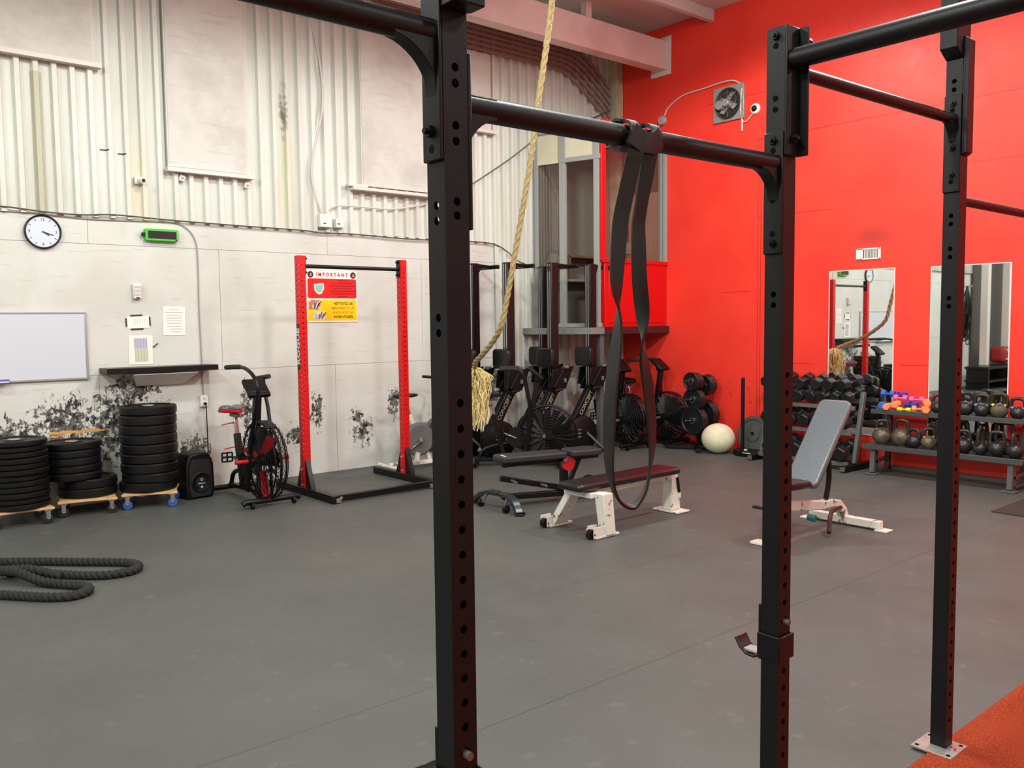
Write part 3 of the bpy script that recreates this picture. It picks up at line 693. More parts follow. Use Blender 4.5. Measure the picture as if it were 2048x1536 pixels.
def rbar(p0, p1, r, name='crossbar', g0=True, g1=True, ln=.075, drop=.085):
    p0 = Vector(p0); p1 = Vector(p1); d = (p1-p0).normalized(); m = MB().cyl(p0, p1, r, n=24)
    b = m.build(name, BLACK, RIG, world=True)
    for on, pp, dd in ((g0, p0, d), (g1, p1, -d)):
        if on: po, M = gusset(pp, dd, r, ln, drop); q = MB().prism(po, r*1.5, M).build('gusset', BLACK, RIG, bevel=.004, world=True); q.parent = b
    return b
e = HW+.009
rbar((AX+e, Y0, 2.078), (BX-e, Y0, 2.084), .025, 'pull_up_bar')
rbar((ZX+e, Y0, 2.205), (AX-e, Y0, 2.205), .025, 'pull_up_bar', ln=.09, drop=.10)
rbar((BX+e, Y0, 2.352), (CX-e, Y0, 2.365), .019, 'crossbar', ln=.05, drop=.07)
rbar((CX+e, Y0, 2.08), (4.45, Y0, 2.075), .017, 'crossbar', g1=False, ln=.03, drop=.02)
rbar((BX, Y0-e, 2.366), (BX, .15+e, 2.362), .028, 'pull_up_bar', g0=False, g1=False)
post(RIG, 4.48, Y0, .008, 2.75, [], [])
rig_plate(AX, Y0, 1.832, 2.172, '+x', wd=.062)
rig_plate(AX, Y0, 1.962, 2.30, '-x', bolts=(2.15, 2.018), holes=(2.118, 1.985))
rig_plate(BX, Y0, 1.833, 2.169, '-x', bolts=(2.146, 1.862), holes=(2.118, 2.008, 1.982, 1.888))
rig_plate(CX, Y0, 2.103, 2.45, '-x', bolts=(2.42, 2.262, 2.165), holes=(2.395, 2.288, 2.14))
rig_plate(BX, Y0, 2.103, 2.455, '-y', bolts=(2.15,), wd=.066)
m = MB(); m.box((BX+.03, Y0-HW-.02, 2.279), (.006, .035, .352)); m.build('bracket_flange', BLACK, RIG, bevel=.002, world=True)
m = MB(); hexbolt(m, (BX-HW, Y0, 2.432), (-1, 0, 0)); m.build('bolt', BLACK2, RIG, world=True)
m = MB(); hexbolt(m, (BX+.034, Y0-HW-.02, 2.422), (1, 0, 0), .008, .03); m.build('bolt', BLACK2, RIG, world=True)
m = MB()
for z in (2.405, 2.262, 2.232): m.cyl((BX-HW-.0004, Y0, z), (BX-HW-.001, Y0, z), .0085, n=14)
m.build('post_holes', HOLE, RIG, world=True)
rig_plate(CX, Y0, 2.236, 2.651, '-y', wd=.062)
m = MB(); m.box((CX-.005, Y0-HW-.014, 2.44), (.05, .014, .40)); m.build('bracket_flange', BLACK, RIG, bevel=.002, world=True)
m = MB(); m.prism([(0, 0), (.055, .03), (.055, .34), (0, .34)], .062, Matrix(((-1, 0, 0, CX-HW), (0, 0, 1, Y0), (0, 1, 0, 2.575), (0, 0, 0, 1)))); m.build('bracket_block', BLACK, RIG, bevel=.003, world=True)
rig_plate(AX, Y0, 2.245, 2.6, '-y', wd=.066)
m = MB(); m.box((AX, Y0-HW-.03, 2.42), (.07, .045, .352)); m.build('bracket_block', BLACK, RIG, bevel=.003, world=True)
# J-cups: one on the middle post, one low on the left post
def j_cup(px, label):
    t = thing('j_cup', label, 'j-cup', (px, Y0, .66))
    y = HW
    MB().box((0, y+.006, .075), (.058, .009, .165)).build('back_plate', BLACK2, t, bevel=.002)
    m = MB(); m.box((-HW-.006, .0, .04), (.008, .075, .072)).box((0, -HW-.006, .04), (.074, .008, .072)).box((HW+.006, 0, .04), (.008, .075, .072))
    m.build('sleeve', BLACK2, t, bevel=.003)
    m = MB(); m.tube([(0, y+.01, .0), (0, y+.03, -.008), (0, y+.055, -.006), (0, y+.075, .008), (0, y+.092, .035)], 1., sect=[(-.027, -.004), (.027, -.004), (.027, .004), (-.027, .004)])
    m.build('hook', mat('hook_metal', (60, 58, 58), .25, .7), t, bevel=.0015)
    MB().box((0, y+.045, .003), (.04, .05, .008)).build('hook_pad', mat('pad_grey', (150, 140, 138), .5), t, bevel=.002)
    m = MB(); m.cyl((0, y, .115), (0, -HW-.016, .115), .0085, n=14); m.build('pin', mat('pin_steel', (120, 112, 104), .4, .6), t)
    return t
j_cup(BX, 'black J-shaped barbell hook with a padded lip on the middle rig post')
j_cup(AX, 'J-cup clamped low on the nearest rig post, at the bottom edge')

# looped resistance band hanging from the long bar
t = thing('resistance_band', 'black elastic loop band hitched over the long bar and hanging over the white bench', 'resistance band', (1.55, Y0, 2.05))
BANDM = mat('band_rubber', (15, 16, 18), .5, 0, .5)
def ribbon(m, pts, wdirs, w, th):
    P = [Vector(p) for p in pts]; vs = []
    for i, p in enumerate(P):
        a = P[max(i-1, 0)]; b_ = P[min(i+1, len(P)-1)]; tdir = (b_-a).normalized(); wd = Vector(wdirs[i]); wd = (wd-tdir*wd.dot(tdir)).normalized(); nd = tdir.cross(wd)
        for su, sv in ((-1, -1), (1, -1), (1, 1), (-1, 1)): vs.append(p+wd*su*w/2+nd*sv*th/2)
    N = len(P); fs = []
    for i in range(N-1): fs += [(4*i+k, 4*i+(k+1) % 4, 4*i+4+(k+1) % 4, 4*i+4+k) for k in range(4)]
    fs += [(0, 1, 2, 3), (4*N-4, 4*N-3, 4*N-2, 4*N-1)]
    m.add(vs, fs)
# control points (x offset, z, angle of the flat side: 0 = flat face toward -Y, 90 = edge on)
ctl = [(-.030, .035, 5), (-.034, -.03, 5), (-.046, -.15, 0), (-.060, -.30, 35), (-.054, -.37, 85), (-.056, -.42, 110), (-.068, -.49, 128), (-.082, -.58, 128), (-.088, -.68, 122), (-.084, -.76, 105), (-.060, -.82, 92),
       (-.011, -.848, 90), (.036, -.82, 88), (.060, -.76, 75), (.066, -.67, 55), (.050, -.56, 45), (.034, -.49, 60), (.032, -.43, 95), (.030, -.37, 150), (.018, -.28, 180), (.016, -.15, 215), (.018, -.05, 200), (.020, .035, 190)]
cp = spline([(a, 0, b_) for a, b_, c_ in ctl], 6); cw = spline([(c_, 0, 0) for a, b_, c_ in ctl], 6)
m = MB(); ribbon(m, [(p.x, -.035 if p.z > -.02 else -.012*0-.035*max(0, 1+p.z*6), p.z) for p in cp], [(cos(radians(q.x-40)), sin(radians(q.x-40)), 0) for q in cw], .037, .0065)
m.build('band_loop', BANDM, t)
m = MB()
for k, x0 in enumerate((-.045, .03)):
    pts = [(x0+.02*a/(2*pi), .034*sin(a), .034*cos(a)+.031) for a in [i*2*pi/20 for i in range(21)]]
    ribbon(m, pts, [(1, 0, 0)]*21, .03, .007)
ribbon(m, [(-.05, -.036, .03), (-.02, -.042, .012), (.02, -.042, .012), (.05, -.036, .03)], [(0, 0, 1)]*4, .05, .01)
m.build('hitch_wrap', BANDM, t)

# ------------------------------------------------------------------ ropes
def twisted(name, pts, r, pitch, material, parent=None, strands=3, amp=.22, n=18, world=False):
    P = spline(pts, 10); m = MB()
    Q = [P[0]]; step_ = min(r*.45, pitch/12)       # resample evenly
    acc = 0
    for a, b_ in zip(P[:-1], P[1:]):
        L = (b_-a).length; d = 0
        while acc+L-d >= step_:
            d += step_-acc; acc = 0; Q.append(a.lerp(b_, d/L))
        acc += L-d
    N = len(Q); x, y, _ = frame(Q[1]-Q[0]); vs = []
    for i in range(N):
        tt = (Q[min(i+1, N-1)]-Q[max(i-1, 0)]).normalized(); x = (x-tt*x.dot(tt)).normalized(); y = tt.cross(x); ph = 2*pi*i*step_/pitch
        for k in range(n):
            a = 2*pi*k/n; rr = r*(1-amp+amp*abs(cos(strands*(a-ph)/2))**.8*1.25); vs.append(Q[i]+x*cos(a)*rr+y*sin(a)*rr)
    m.add(vs, [(i*n+k, i*n+(k+1) % n, (i+1)*n+(k+1) % n, (i+1)*n+k) for i in range(N-1) for k in range(n)]+[tuple(range(n))[::-1], tuple(range((N-1)*n, N*n))])
    return m.build(name, material, parent, ang=70, world=world)
MAN = mat('manila_rope', (176, 156, 110), .85, noise=(60, .6, (124, 102, 66)))
FRAY = mat('frayed_fibre', (238, 222, 160), .75, noise=(40, .7, (200, 178, 108)))
t = thing('climbing_rope', 'thick manila climbing rope drawn aside and hooked up, its end frayed pale yellow', 'rope', (5.35, 5.9, 1.0))
twisted('rope_strand', [(5.33, 5.62, 5.56), (5.34, 5.66, 4.9), (5.35, 5.78, 4.3), (5.35, 5.95, 3.6), (5.35, 6.06, 3.1), (5.35, 6.2, 2.6), (5.34, 6.32, 2.15), (5.33, 6.40, 1.85), (5.32, 6.47, 1.62), (5.34, 6.62, 1.47), (5.37, 6.82, 1.34), (5.43, 7.02, 1.25), (5.52, 7.16, 1.18), (5.56, 7.2, 1.10)], .0275, .26, MAN, t, world=True, amp=.34)
m = MB(); rr = random.Random(5)
for k in range(150):
    a = rr.uniform(0, 2*pi); q = rr.random(); sx_ = rr.gauss(0, .045); sy_ = rr.gauss(0, .045)
    x0, y0 = 5.565+sx_, 7.19+sy_; L = rr.uniform(.34, .64) if k % 3 else rr.uniform(.15, .34)
    bend = rr.uniform(.02, .11); dx, dy = cos(a)*bend, sin(a)*bend
    if k % 3 == 0: dx += .10*rr.random(); dy -= .06*rr.random()
    pts = [(x0*.3+5.565*.7, y0*.3+7.19*.7, 1.17), (x0+dx*.35, y0+dy*.35, 1.14-.05*rr.random())]
    for j in range(1, 6):
        f = j/5; pts.append((x0+dx*(1-.5*f)+rr.uniform(-.024, .024), y0+dy*(1-.5*f)+rr.uniform(-.024, .024), 1.13-L*f))
    m.tube(spline(pts, 3), rr.uniform(.0035, .007), 5)
fr = m.build('frayed_end', FRAY, t, world=True); fr['kind'] = 'stuff'
MB().tube([(5.51, 7.16, 1.12), (5.56, 7.13, 1.11), (5.6, 7.2, 1.11), (5.55, 7.23, 1.12)], .012, 8, closed=True).build('whipping', MAN, t, world=True)

BROPE = mat('battle_rope', (30, 32, 31), .85, noise=(30, .5, (44, 46, 44)))
z = .026
tag(twisted('battle_rope', [(.25, 7.35, z), (.62, 7.12, z), (1.0, 6.83, z), (1.25, 6.62, z), (1.45, 6.42, z), (1.62, 6.26, z), (1.72, 6.14, z), (1.735, 6.02, z), (1.66, 5.93, z), (1.52, 5.94, z), (1.38, 6.06, z), (1.24, 6.24, z+.0),
    (1.13, 6.38, z), (1.02, 6.44, z+.01), (.98, 6.36, z+.045), (1.05, 6.22, z+.05), (1.15, 6.05, z+.01), (1.26, 5.90, z), (1.335, 5.79, z), (1.345, 5.70, z), (1.29, 5.63, z), (1.2, 5.63, z), (1.08, 5.73, z), (.96, 5.88, z), (.8, 6.05, z), (.5, 6.25, z), (.1, 6.4, z)], .029, .115, BROPE, amp=.42),
    'thick black battle rope looped on the floor', 'rope')
tag(twisted('battle_rope', [(.3, 6.75, z), (.7, 6.58, z), (.96, 6.48, z+.02), (1.1, 6.28, z+.05), (1.16, 6.18, z+.05), (1.24, 6.16, z+.01), (1.29, 6.14, z)], .028, .115, BROPE, amp=.42), 'short end of a second black battle rope lying across the looped one', 'rope')

# ------------------------------------------------------------------ red squat stand
SX0, SX1, SY = 3.772, 4.915, 7.60
t = thing('squat_stand', 'red two-post squat stand with a black bar across the top against the wall', 'squat stand', ((SX0+SX1)/2, SY, 0))
sth = [.14+.0508*k for k in range(42)]
for i, sx_ in enumerate((SX0, SX1)):
    u_ = post(t, sx_, SY, .06, 2.305, sth, [z for z in sth if z < 1.2 or z > 1.7], 'upright', .076, RED, r=.008)
    m = MB(); m.box((sx_, 7.60, .038), (.076, 1.2, .072)); m.build('foot_beam', BLACK2, t, bevel=.006, world=True)
    for sd in (-1, 1):
        MB().prism([(.02, .0), (.15, .0), (.052, .26), (.037, .28), (.03, .28)], .05, Matrix(((0, 0, 1, sx_), (sd, 0, 0, SY), (0, 1, 0, .07), (0, 0, 0, 1)))).build('gusset', BLACK2, t, bevel=.006, world=True)
    for z in (.1, .25): m = MB(); hexbolt(m, (sx_-.038, SY-.0, z), (-1, 0, 0), .013); m.build('bolt', CHROME, t, world=True)
    sg = 1 if i == 0 else -1
    MB().box((sx_+sg*.042, SY, 2.215), (.008, .07, .18)).build('bar_bracket', BLACK2, t, bevel=.003, world=True)
    for z in (2.28, 2.15): m = MB(); hexbolt(m, (sx_+sg*.046, SY-.0, z), (sg, 0, 0), .012, .02); m.build('bolt', BLACK2, t, world=True)
MB().cyl((SX0+.045, SY, 2.208), (SX1-.045, SY, 2.208), .019, n=20).build('crossbar', BLACK2, t, world=True)
MB().box(((SX0+SX1)/2, 7.035, .045), (SX1-SX0-.05, .05, .06)).build('front_tube', BLACK2, t, bevel=.006, world=True)
m = MB()
for sx_ in (SX0+.05, SX1-.05): m.cyl((sx_, 7.01, .05), (sx_, 6.995, .05), .015, n=12); m.box((sx_-.03, 7.0, .03), (.05, .02, .04))
m.build('joint_bolts', CHROME, t, bevel=.002, world=True)
MB().box((SX0-.0385, SY, 1.44), (.001, .062, .44)).build('logo_plate', mat('logo_black', (24, 22, 22), .4), t, world=True)
lt = text('lettering', 'ROGUE', .072, mat('logo_white', (226, 222, 214), .5), t, Matrix(((0, 0, -1, SX0-.0395-t.location.x), (0, 1, 0, 0), (1, 0, 0, 1.44), (0, 0, 0, 1))), bold=True, sx=1.45)

# ------------------------------------------------------------------ dollies and bumper plates
def dolly(x, y, rz, blue, lb):
    t = thing('plate_dolly', lb, 'dolly', (x, y, 0), rz)
    pts = []; s_ = .235
    for k in range(4):
        a0 = pi/4+k*pi/2
        for j in range(8):
            f = j/8; p0 = Vector((cos(a0), sin(a0)))*s_*1.414; p1 = Vector((cos(a0+pi/2), sin(a0+pi/2)))*s_*1.414
            q = p0.lerp(p1, f); q *= (1-.07*sin(pi*f)); pts.append((q.x, q.y))
    MB().prism(pts, .02, _m((0, 0, .135))).build('deck_board', WOOD, t, bevel=.003)
    wm = mat('caster_blue', (52, 88, 170), .4) if blue else mat('caster_black', (26, 26, 28), .4)
    for sx_ in (-1, 1):
        for sy_ in (-1, 1):
            cx_, cy_ = sx_*.19, sy_*.19
            c = MB().box((cx_, cy_, .118), (.06, .06, .012)).box((cx_, cy_-.02, .08), (.035, .004, .075)).box((cx_, cy_+.02, .08), (.035, .004, .075)).cyl((cx_, cy_-.026, .045), (cx_, cy_+.026, .045), .007, n=8).build('caster', CHROME, t, bevel=.002)
            MB().cyl((cx_, cy_-.015, .040), (cx_, cy_+.015, .040), .040, n=24).build('wheel', wm, c, bevel=.005)
    return t
dolly(1.41, 8.18, -.02, False, 'plywood dolly with black casters, leftmost of the three plate dollies')
dolly(1.98, 8.28, -.24, False, 'plywood dolly under the middle stack of bumper plates')
dolly(2.51, 8.20, -.38, True, 'plywood dolly with blue casters under the tallest plate stack')
def bumper(R, h, hub=True):
    t = thing('bumper_plate', 'plate', 'weight plate', group='bumper plates on the dollies')
    e_ = min(.012, h*.2)
    MB().lathe([(.026, .006), (.026, h-.006), (.085, h-.004), (.095, h-.012), (R-.055, h-.014), (R-.045, h-.002), (R-.01, h-.001), (R, h-e_), (R+.001, h*.5), (R, e_), (R-.01, .001), (R-.045, .002), (R-.055, .014), (.095, .012), (.085, .004)], n=56, closed=True).build('disc', RUBBER, t)
    if hub: MB().lathe([(.0255, h-.010), (.0255, h), (.05, h), (.052, h-.004)], n=32).build('hub_ring', STEEL, t)
    return t
ordn = ['bottom', 'second from the bottom', 'third from the bottom', 'fourth from the bottom', 'fifth from the bottom', 'sixth from the bottom', 'sixth from the top', 'fifth from the top', 'fourth from the top', 'third from the top', 'second from the top', 'top']
def names(n_): # bottom..top
    lo = ordn[:(n_+1)//2]; hi = ordn[::-1][:n_//2][::-1]; return lo+hi
def stack(cx_, cy_, R, hs, where, jit=.006, z0=.145, offs=None):
    z = z0; nm = names(len(hs)); rr = random.Random(int(cx_*100)); cache = {}
    for i, h in enumerate(hs):
        key = round(h, 3); ox, oy = (offs or {}).get(i, (0, 0))
        loc = (cx_+rr.uniform(-jit, jit)+ox, cy_+rr.uniform(-jit, jit)+oy, z); lb = 'black bumper plate, %s of the %s' % (nm[i], where)
        if key not in cache: cache[key] = bumper(R, h); o = cache[key]; o.location = loc; o['label'] = lb
        else: dup(cache[key], loc, rr.uniform(0, 6), lb)
        z += h+.0006
    return z
stack(1.405, 8.17, .246, [.0475]*12, 'leftmost dolly stack', .008)
stack(1.878, 8.335, .242, [.082, .082, .066, .066, .066, .066, .066], 'middle dolly stack', .006, offs={0: (.12, 0), 1: (.12, -.005)})
stack(2.51, 8.21, .248, [.088, .082, .088, .088, .086, .088, .086, .088, .082], 'tallest stack on blue casters', .008, offs={0: (-.02, 0)})

# ------------------------------------------------------------------ speaker
t = thing('loudspeaker', 'small black loudspeaker standing on the floor beside the air bike', 'speaker', (2.93, 8.26, 0), radians(6))
MB().prism([(-.13, 0), (.13, 0), (.145, .12), (.14, .33), (.105, .42), (.06, .44), (-.06, .44), (-.105, .42), (-.14, .33), (-.145, .12)], .25, Matrix(((1, 0, 0, 0), (0, 0, 1, 0), (0, 1, 0, 0), (0, 0, 0, 1)))).build('cabinet', PLASTIC, t, bevel=.02, seg=3)
MB().prism([(-.1, .02), (.1, .02), (.115, .12), (.11, .30), (.085, .38), (-.085, .38), (-.11, .30), (-.115, .12)], .012, Matrix(((1, 0, 0, 0), (0, 0, 1, -.13), (0, 1, 0, 0), (0, 0, 0, 1)))).build('grille', mat('speaker_grille', (22, 23, 25), .5, .2, bump=(600, .5)), t, bevel=.005)
MB().lathe([(.09, 0), (.098, .004), (.09, .01), (.07, .004), (.03, -.008), (.001, -.01)], _m((0, -.137, .16), (pi/2, 0, 0)), 36).build('woofer', PLASTIC, t)
text('lettering', 'O', .035, WHITEP, t, on_left(0, -.149, .185)); MB().box((0, -.149, .150), (.07, .001, .006)).build('badge_line', WHITEP, t)
text('lettering', 'M', .03, WHITEP, t, on_left(0, -.149, .115), bold=True)

# ------------------------------------------------------------------ air bikes
def air_bike(accent, label, loc, rz, seat_red=True, R=.36):
    t = thing('air_bike', label, 'exercise bike', loc, rz)
    fx, fz = .30, .405 if R > .34 else .37
    A_ = mat('fan_black', (30, 30, 32), .4, .3)
    m = MB(); m.tube([(.43, -.275, .045), (.43, -.25, .06), (.43, .25, .06), (.43, .275, .045)], .028, 12)
    fs_ = m.build('front_stabiliser', BLACK2, t)
    for sy_ in (-.2, .2): MB().cyl((.47, sy_-.012, .032), (.47, sy_+.012, .032), .03, n=16).build('transport_wheel', PLASTIC, fs_)
    MB().tube([(-.52, -.22, .04), (-.52, -.19, .05), (-.52, .19, .05), (-.52, .22, .04)], .026, 12).build('rear_stabiliser', BLACK2, t)
    m = MB(); m.bar((-.52, 0, .07), (.0, 0, .09), .05, .04); m.bar((0, 0, .09), (.43, 0, .07), .05, .04)
    m.tube(spline([(-.5, 0, .08), (-.42, 0, .2), (-.2, 0, .26), (0, 0, .3)], 5), .022, 10)
    m.bar((.02, -.05, .08), (.12, -.05, .55), .03, .05); m.bar((.02, .05, .08), (.12, .05, .55), .03, .05)
    m.bar((.12, 0, .55), (.19, 0, 1.02), .07, .055, up=(1, 0, 0))
    m.bar((fx, -.06, .06), (fx, -.06, fz), .02, .04); m.bar((fx, .06, .06), (fx, .06, fz), .02, .04)
    m.build('frame', BLACK2, t, bevel=.006)
    # fan and cage
    m = MB()
    for k in range(16):
        a = 2*pi*k/16; m.box((fx+cos(a)*R*.5, 0, fz+sin(a)*R*.5), (R*.72, .003, .085), Euler((radians(28), -a, 0), 'XYZ'))
    m.cyl((fx, -.05, fz), (fx, .05, fz), .05)
    m.build('fan_wheel', A_, t)
    if accent:
        for k in (1.5, 5.5, 9.5): a = 2*pi*k/12; MB().box((fx+cos(a)*R*.6, -.03, fz+sin(a)*R*.6), (R*.66, .004, .09), Euler((radians(60), -a, 0), 'XYZ')).build('red_blade', REDP, t)
    m = MB()
    ring = lambda rad, y, th, sg=24: m.tube([(fx+rad*cos(2*pi*i/sg), y, fz+rad*sin(2*pi*i/sg)) for i in range(sg)], th, 5, closed=True)
    ring(R*1.0, 0, .013, 44)
    for sy_ in (-1, 1):
        ring(R*.985, sy_*.05, .008, 40)
        for k in range(1, 11): q = k/11; ring(R*q, sy_*(.120-.05*q**3), .0026, 30)
        for k in range(30):
            a = 2*pi*k/30; m.tube([(fx+R*q*cos(a+.25*q), sy_*(.122-.05*q**3), fz+R*q*sin(a+.25*q)) for q in (.12, .4, .7, .9, .985)], .0026, 4)
        m.cyl((fx, sy_*.11, fz), (fx, sy_*.13, fz), .055, n=20)
    m.build('fan_cage', BLACK2, t)
    MB().tube([(fx+R*1.0*cos(a), 0, fz+R*1.0*sin(a)) for a in [radians(d) for d in range(60, 131, 10)]], 1., sect=[(-.06, -.006), (.06, -.006), (.05, .010), (-.05, .010)]).build('fender', PLASTIC, t, bevel=.003)
    # crank
    m = MB().cyl((-.05, -.07, .33), (-.05, -.05, .33), .115, n=32); m.cyl((-.05, .05, .33), (-.05, .07, .33), .115, n=32); m.build('chain_guard', PLASTIC, t, bevel=.005)
    for sy_, an in ((-1, 2.75), (1, -.4)):
        px, pz = -.05+.165*cos(an), .33+.165*sin(an)
        c = MB().bar((-.05, sy_*.085, .33), (px, sy_*.085, pz), .014, .03, up=(0, 1, 0)).build('crank_arm', CHROME, t, bevel=.003)
        mm = MB()
        if sy_ < 0:
            for q in (-.042, .042): mm.box((px, sy_*.15, pz+q), (.022, .10, .014))
            for q in (.10, .15, .20): mm.box((px, sy_*q, pz), (.018, .012, .09))
            mm.cyl((px, -.1, pz), (px, -.2, pz), .010, n=10)
        else:
            for q in (-.035, .035): mm.box((px+q, sy_*.14, pz), (.014, .095, .02))
            for q in (.095, .14, .185): mm.box((px, sy_*q, pz), (.08, .012, .018))
        mm.build('pedal', PLASTIC, c, bevel=.003)
    # pegs
    for sy_ in (-1, 1):
        MB().cyl((fx-.04, sy_*.14, fz+.0), (fx-.04, sy_*.26, fz+.0), .019, n=16).build('foot_peg', REDP if accent else SATIN, t, bevel=.003)
    # seat
    m = MB(); m.bar((-.20, 0, .10), (-.315, 0, .60), .06, .05, up=(1, 0, 0)); m.build('seat_tube', BLACK2, t, bevel=.006)
    MB().bar((-.30, 0, .56), (-.345, 0, .77), .036, .03, up=(1, 0, 0)).build('seat_post', CHROME, t, bevel=.004)
    MB().box((-.35, 0, .775), (.17, .05, .035)).build('seat_slider', SATIN, t, bevel=.008)
    m = MB(); vs = []
    prof = [(-.13, .11), (-.10, .125), (-.03, .115), (.05, .07), (.11, .035), (.135, .015)]
    top = lambda x: .855-.012*((x+.13)/.26)
    P = [(x-.36, sy_*w, 0) for sy_ in (1,) for x, w in prof]
    outl = [(x-.36, w) for x, w in prof]+[(x-.36, -w) for x, w in prof[::-1]]
    m.prism(outl, .035, _m((0, 0, .818))); st_ = m.build('seat', REDP if seat_red else PLASTIC, t, bevel=.012, seg=3)
    m = MB()
    for sy_ in (-1, 1): m.sphere((-.43, sy_*.055, .842), (.065, .07, .03), 18, 10)
    m.sphere((-.33, 0, .842), (.11, .05, .025), 18, 10); m.build('cushion', VINYLG if seat_red else VINYL, st_)
    for z, x0 in ((.70, -.33), (.47, -.275)):
        MB().cyl((x0, 0, z), (x0-.035, -.03, z), .008).tube([(x0-.035, -.03, z), (x0-.06, -.09, z-.012), (x0-.07, -.12, z-.02)], .006, 8).build('adjuster_lever', REDP if accent else PLASTIC, t)
    # arms
    both = [(.10, .115, .42), (.10, .14, .70), (.06, .15, .92), (.03, .155, 1.05), (-.03, .16, 1.115), (-.10, .165, 1.125)]; gb = [(-.02, .16, 1.12), (-.12, .165, 1.125), (-.24, .17, 1.12)]
    for sy_, pth, grip in ((-1, both, gb), (1, both, gb)) if not accent else ((-1, [(fx-.04, .115, fz), (.36, .14, .66), (.49, .15, .89), (.565, .155, 1.08), (.50, .16, 1.19), (.36, .165, 1.255), (.20, .17, 1.272), (-.02, .175, 1.26)], [(.22, .17, 1.272), (.1, .172, 1.268), (-.08, .178, 1.258)]),
                       (1, [(fx-.04, .115, fz), (.14, .14, .70), (.075, .15, .88), (.0, .155, 1.02), (-.02, .16, 1.09), (-.03, .16, 1.14)], [(.10, .16, 1.165), (-.05, .165, 1.15), (-.19, .17, 1.135)])):
        a_ = MB().tube(spline([(p[0], sy_*p[1], p[2]) for p in pth], 6), .0175, 12).build('arm', BLACK2, t)
        MB().tube(spline([(p[0], sy_*p[1], p[2]) for p in grip], 5), .022, 12).build('hand_grip', mat('foam_grip', (30, 30, 32), .8), a_)
    # console
    MB().box((.17, 0, 1.065), (.22, .21, .045), (0, radians(40), 0)).build('console', PLASTIC, t, bevel=.012)
    MB().box((.153, 0, 1.085), (.12, .13, .006), (0, radians(40), 0)).build('display', mat('lcd', (70, 78, 72), .2), t)
    MB().box((.20, 0, 1.015), (.08, .17, .06)).build('mount', BLACK2, t, bevel=.01)
    return t
ab = air_bike(True, 'black air bike with red pegs and red-sided seat, left of the red squat stand', (3.30, 7.78, 0), -pi/2)
ab2 = air_bike(False, 'black air bike seen side-on behind the black adjustable bench', (6.38, 7.42, 0), radians(-42), False, .33)
dup(ab2, (8.30, 7.80, 0), radians(-92), 'black air bike under the raised office, mostly hidden by the hanging band')
dup(ab2, (8.88, 7.66, 0), radians(-84), 'black air bike against the red wall beside the plate tree')

# grey and white spin bike half hidden behind the nearest post
t = thing('spin_bike', 'grey and white spin bike half hidden by the nearest black post', 'exercise bike', (5.46, 8.10, 0), radians(-4))
GREYP = mat('grey_plastic', (104, 108, 108), .5)
m = MB()
for x in (-.42, .45): m.tube([(x, -.24, .05), (x, .24, .05)], .03, 12)
m.bar((-.42, 0, .07), (.45, 0, .07), .06, .05); m.bar((.1, 0, .09), (-.16, 0, .62), .06, .05, up=(1, 0, 0)); m.bar((.1, 0, .3), (.42, 0, .82), .06, .05, up=(1, 0, 0)); m.bar((.38, -.07, .08), (.40, -.07, .55), .03, .05); m.bar((-.12, -.09, .08), (-.10, -.09, .2), .05, .05)
m.build('frame', WHITEF, t, bevel=.008)
m = MB(); m.cyl((.28, -.03, .36), (.28, .03, .36), .24, n=40); m.build('flywheel', mat('flywheel_grey', (70, 74, 74), .35, .4), t, bevel=.01)
m = MB(); m.lathe([(.001, -.05), (.17, -.05), (.19, -.03), (.19, .03), (.17, .05), (.001, .05)], _m((-.06, -.03, .34), (pi/2, 0, 0)), 36); m.prism([(-.06, .15), (.28, .18), (.30, .52), (-.06, .52)], .06, Matrix(((1, 0, 0, 0), (0, 0, 1, .02), (0, 1, 0, 0), (0, 0, 0, 1)))); m.build('belt_cover', GREYP, t, bevel=.01)
MB().cyl((-.06, -.09, .34), (-.06, -.12, .34), .03, n=16).bar((-.06, -.11, .34), (-.2, -.11, .25), .012, .03, up=(0, 1, 0)).build('crank', CHROME, t, bevel=.003)
MB().bar((-.15, 0, .60), (-.20, 0, .78), .035, .035, up=(1, 0, 0)).build('seat_post', CHROME, t, bevel=.004)
MB().sphere((-.25, 0, .84), (.11, .09, .035), 20, 10).sphere((-.14, 0, .84), (.11, .035, .025), 16, 8).build('seat', VINYL, t)
MB().cyl((-.19, 0, .72), (-.24, -.04, .70), .008).sphere((-.25, -.05, .70), .018, 10, 8).build('adjuster_knob', PLASTIC, t)
MB().bar((.42, 0, .8), (.45, 0, .98), .04, .04, up=(1, 0, 0)).tube(spline([(.16, -.22, 1.03), (.25, -.22, 1.02), (.42, -.18, .99), (.46, 0, .98), (.42, .18, .99), (.25, .22, 1.02), (.16, .22, 1.03)], 5), .018, 10).build('handlebar', BLACK2, t)

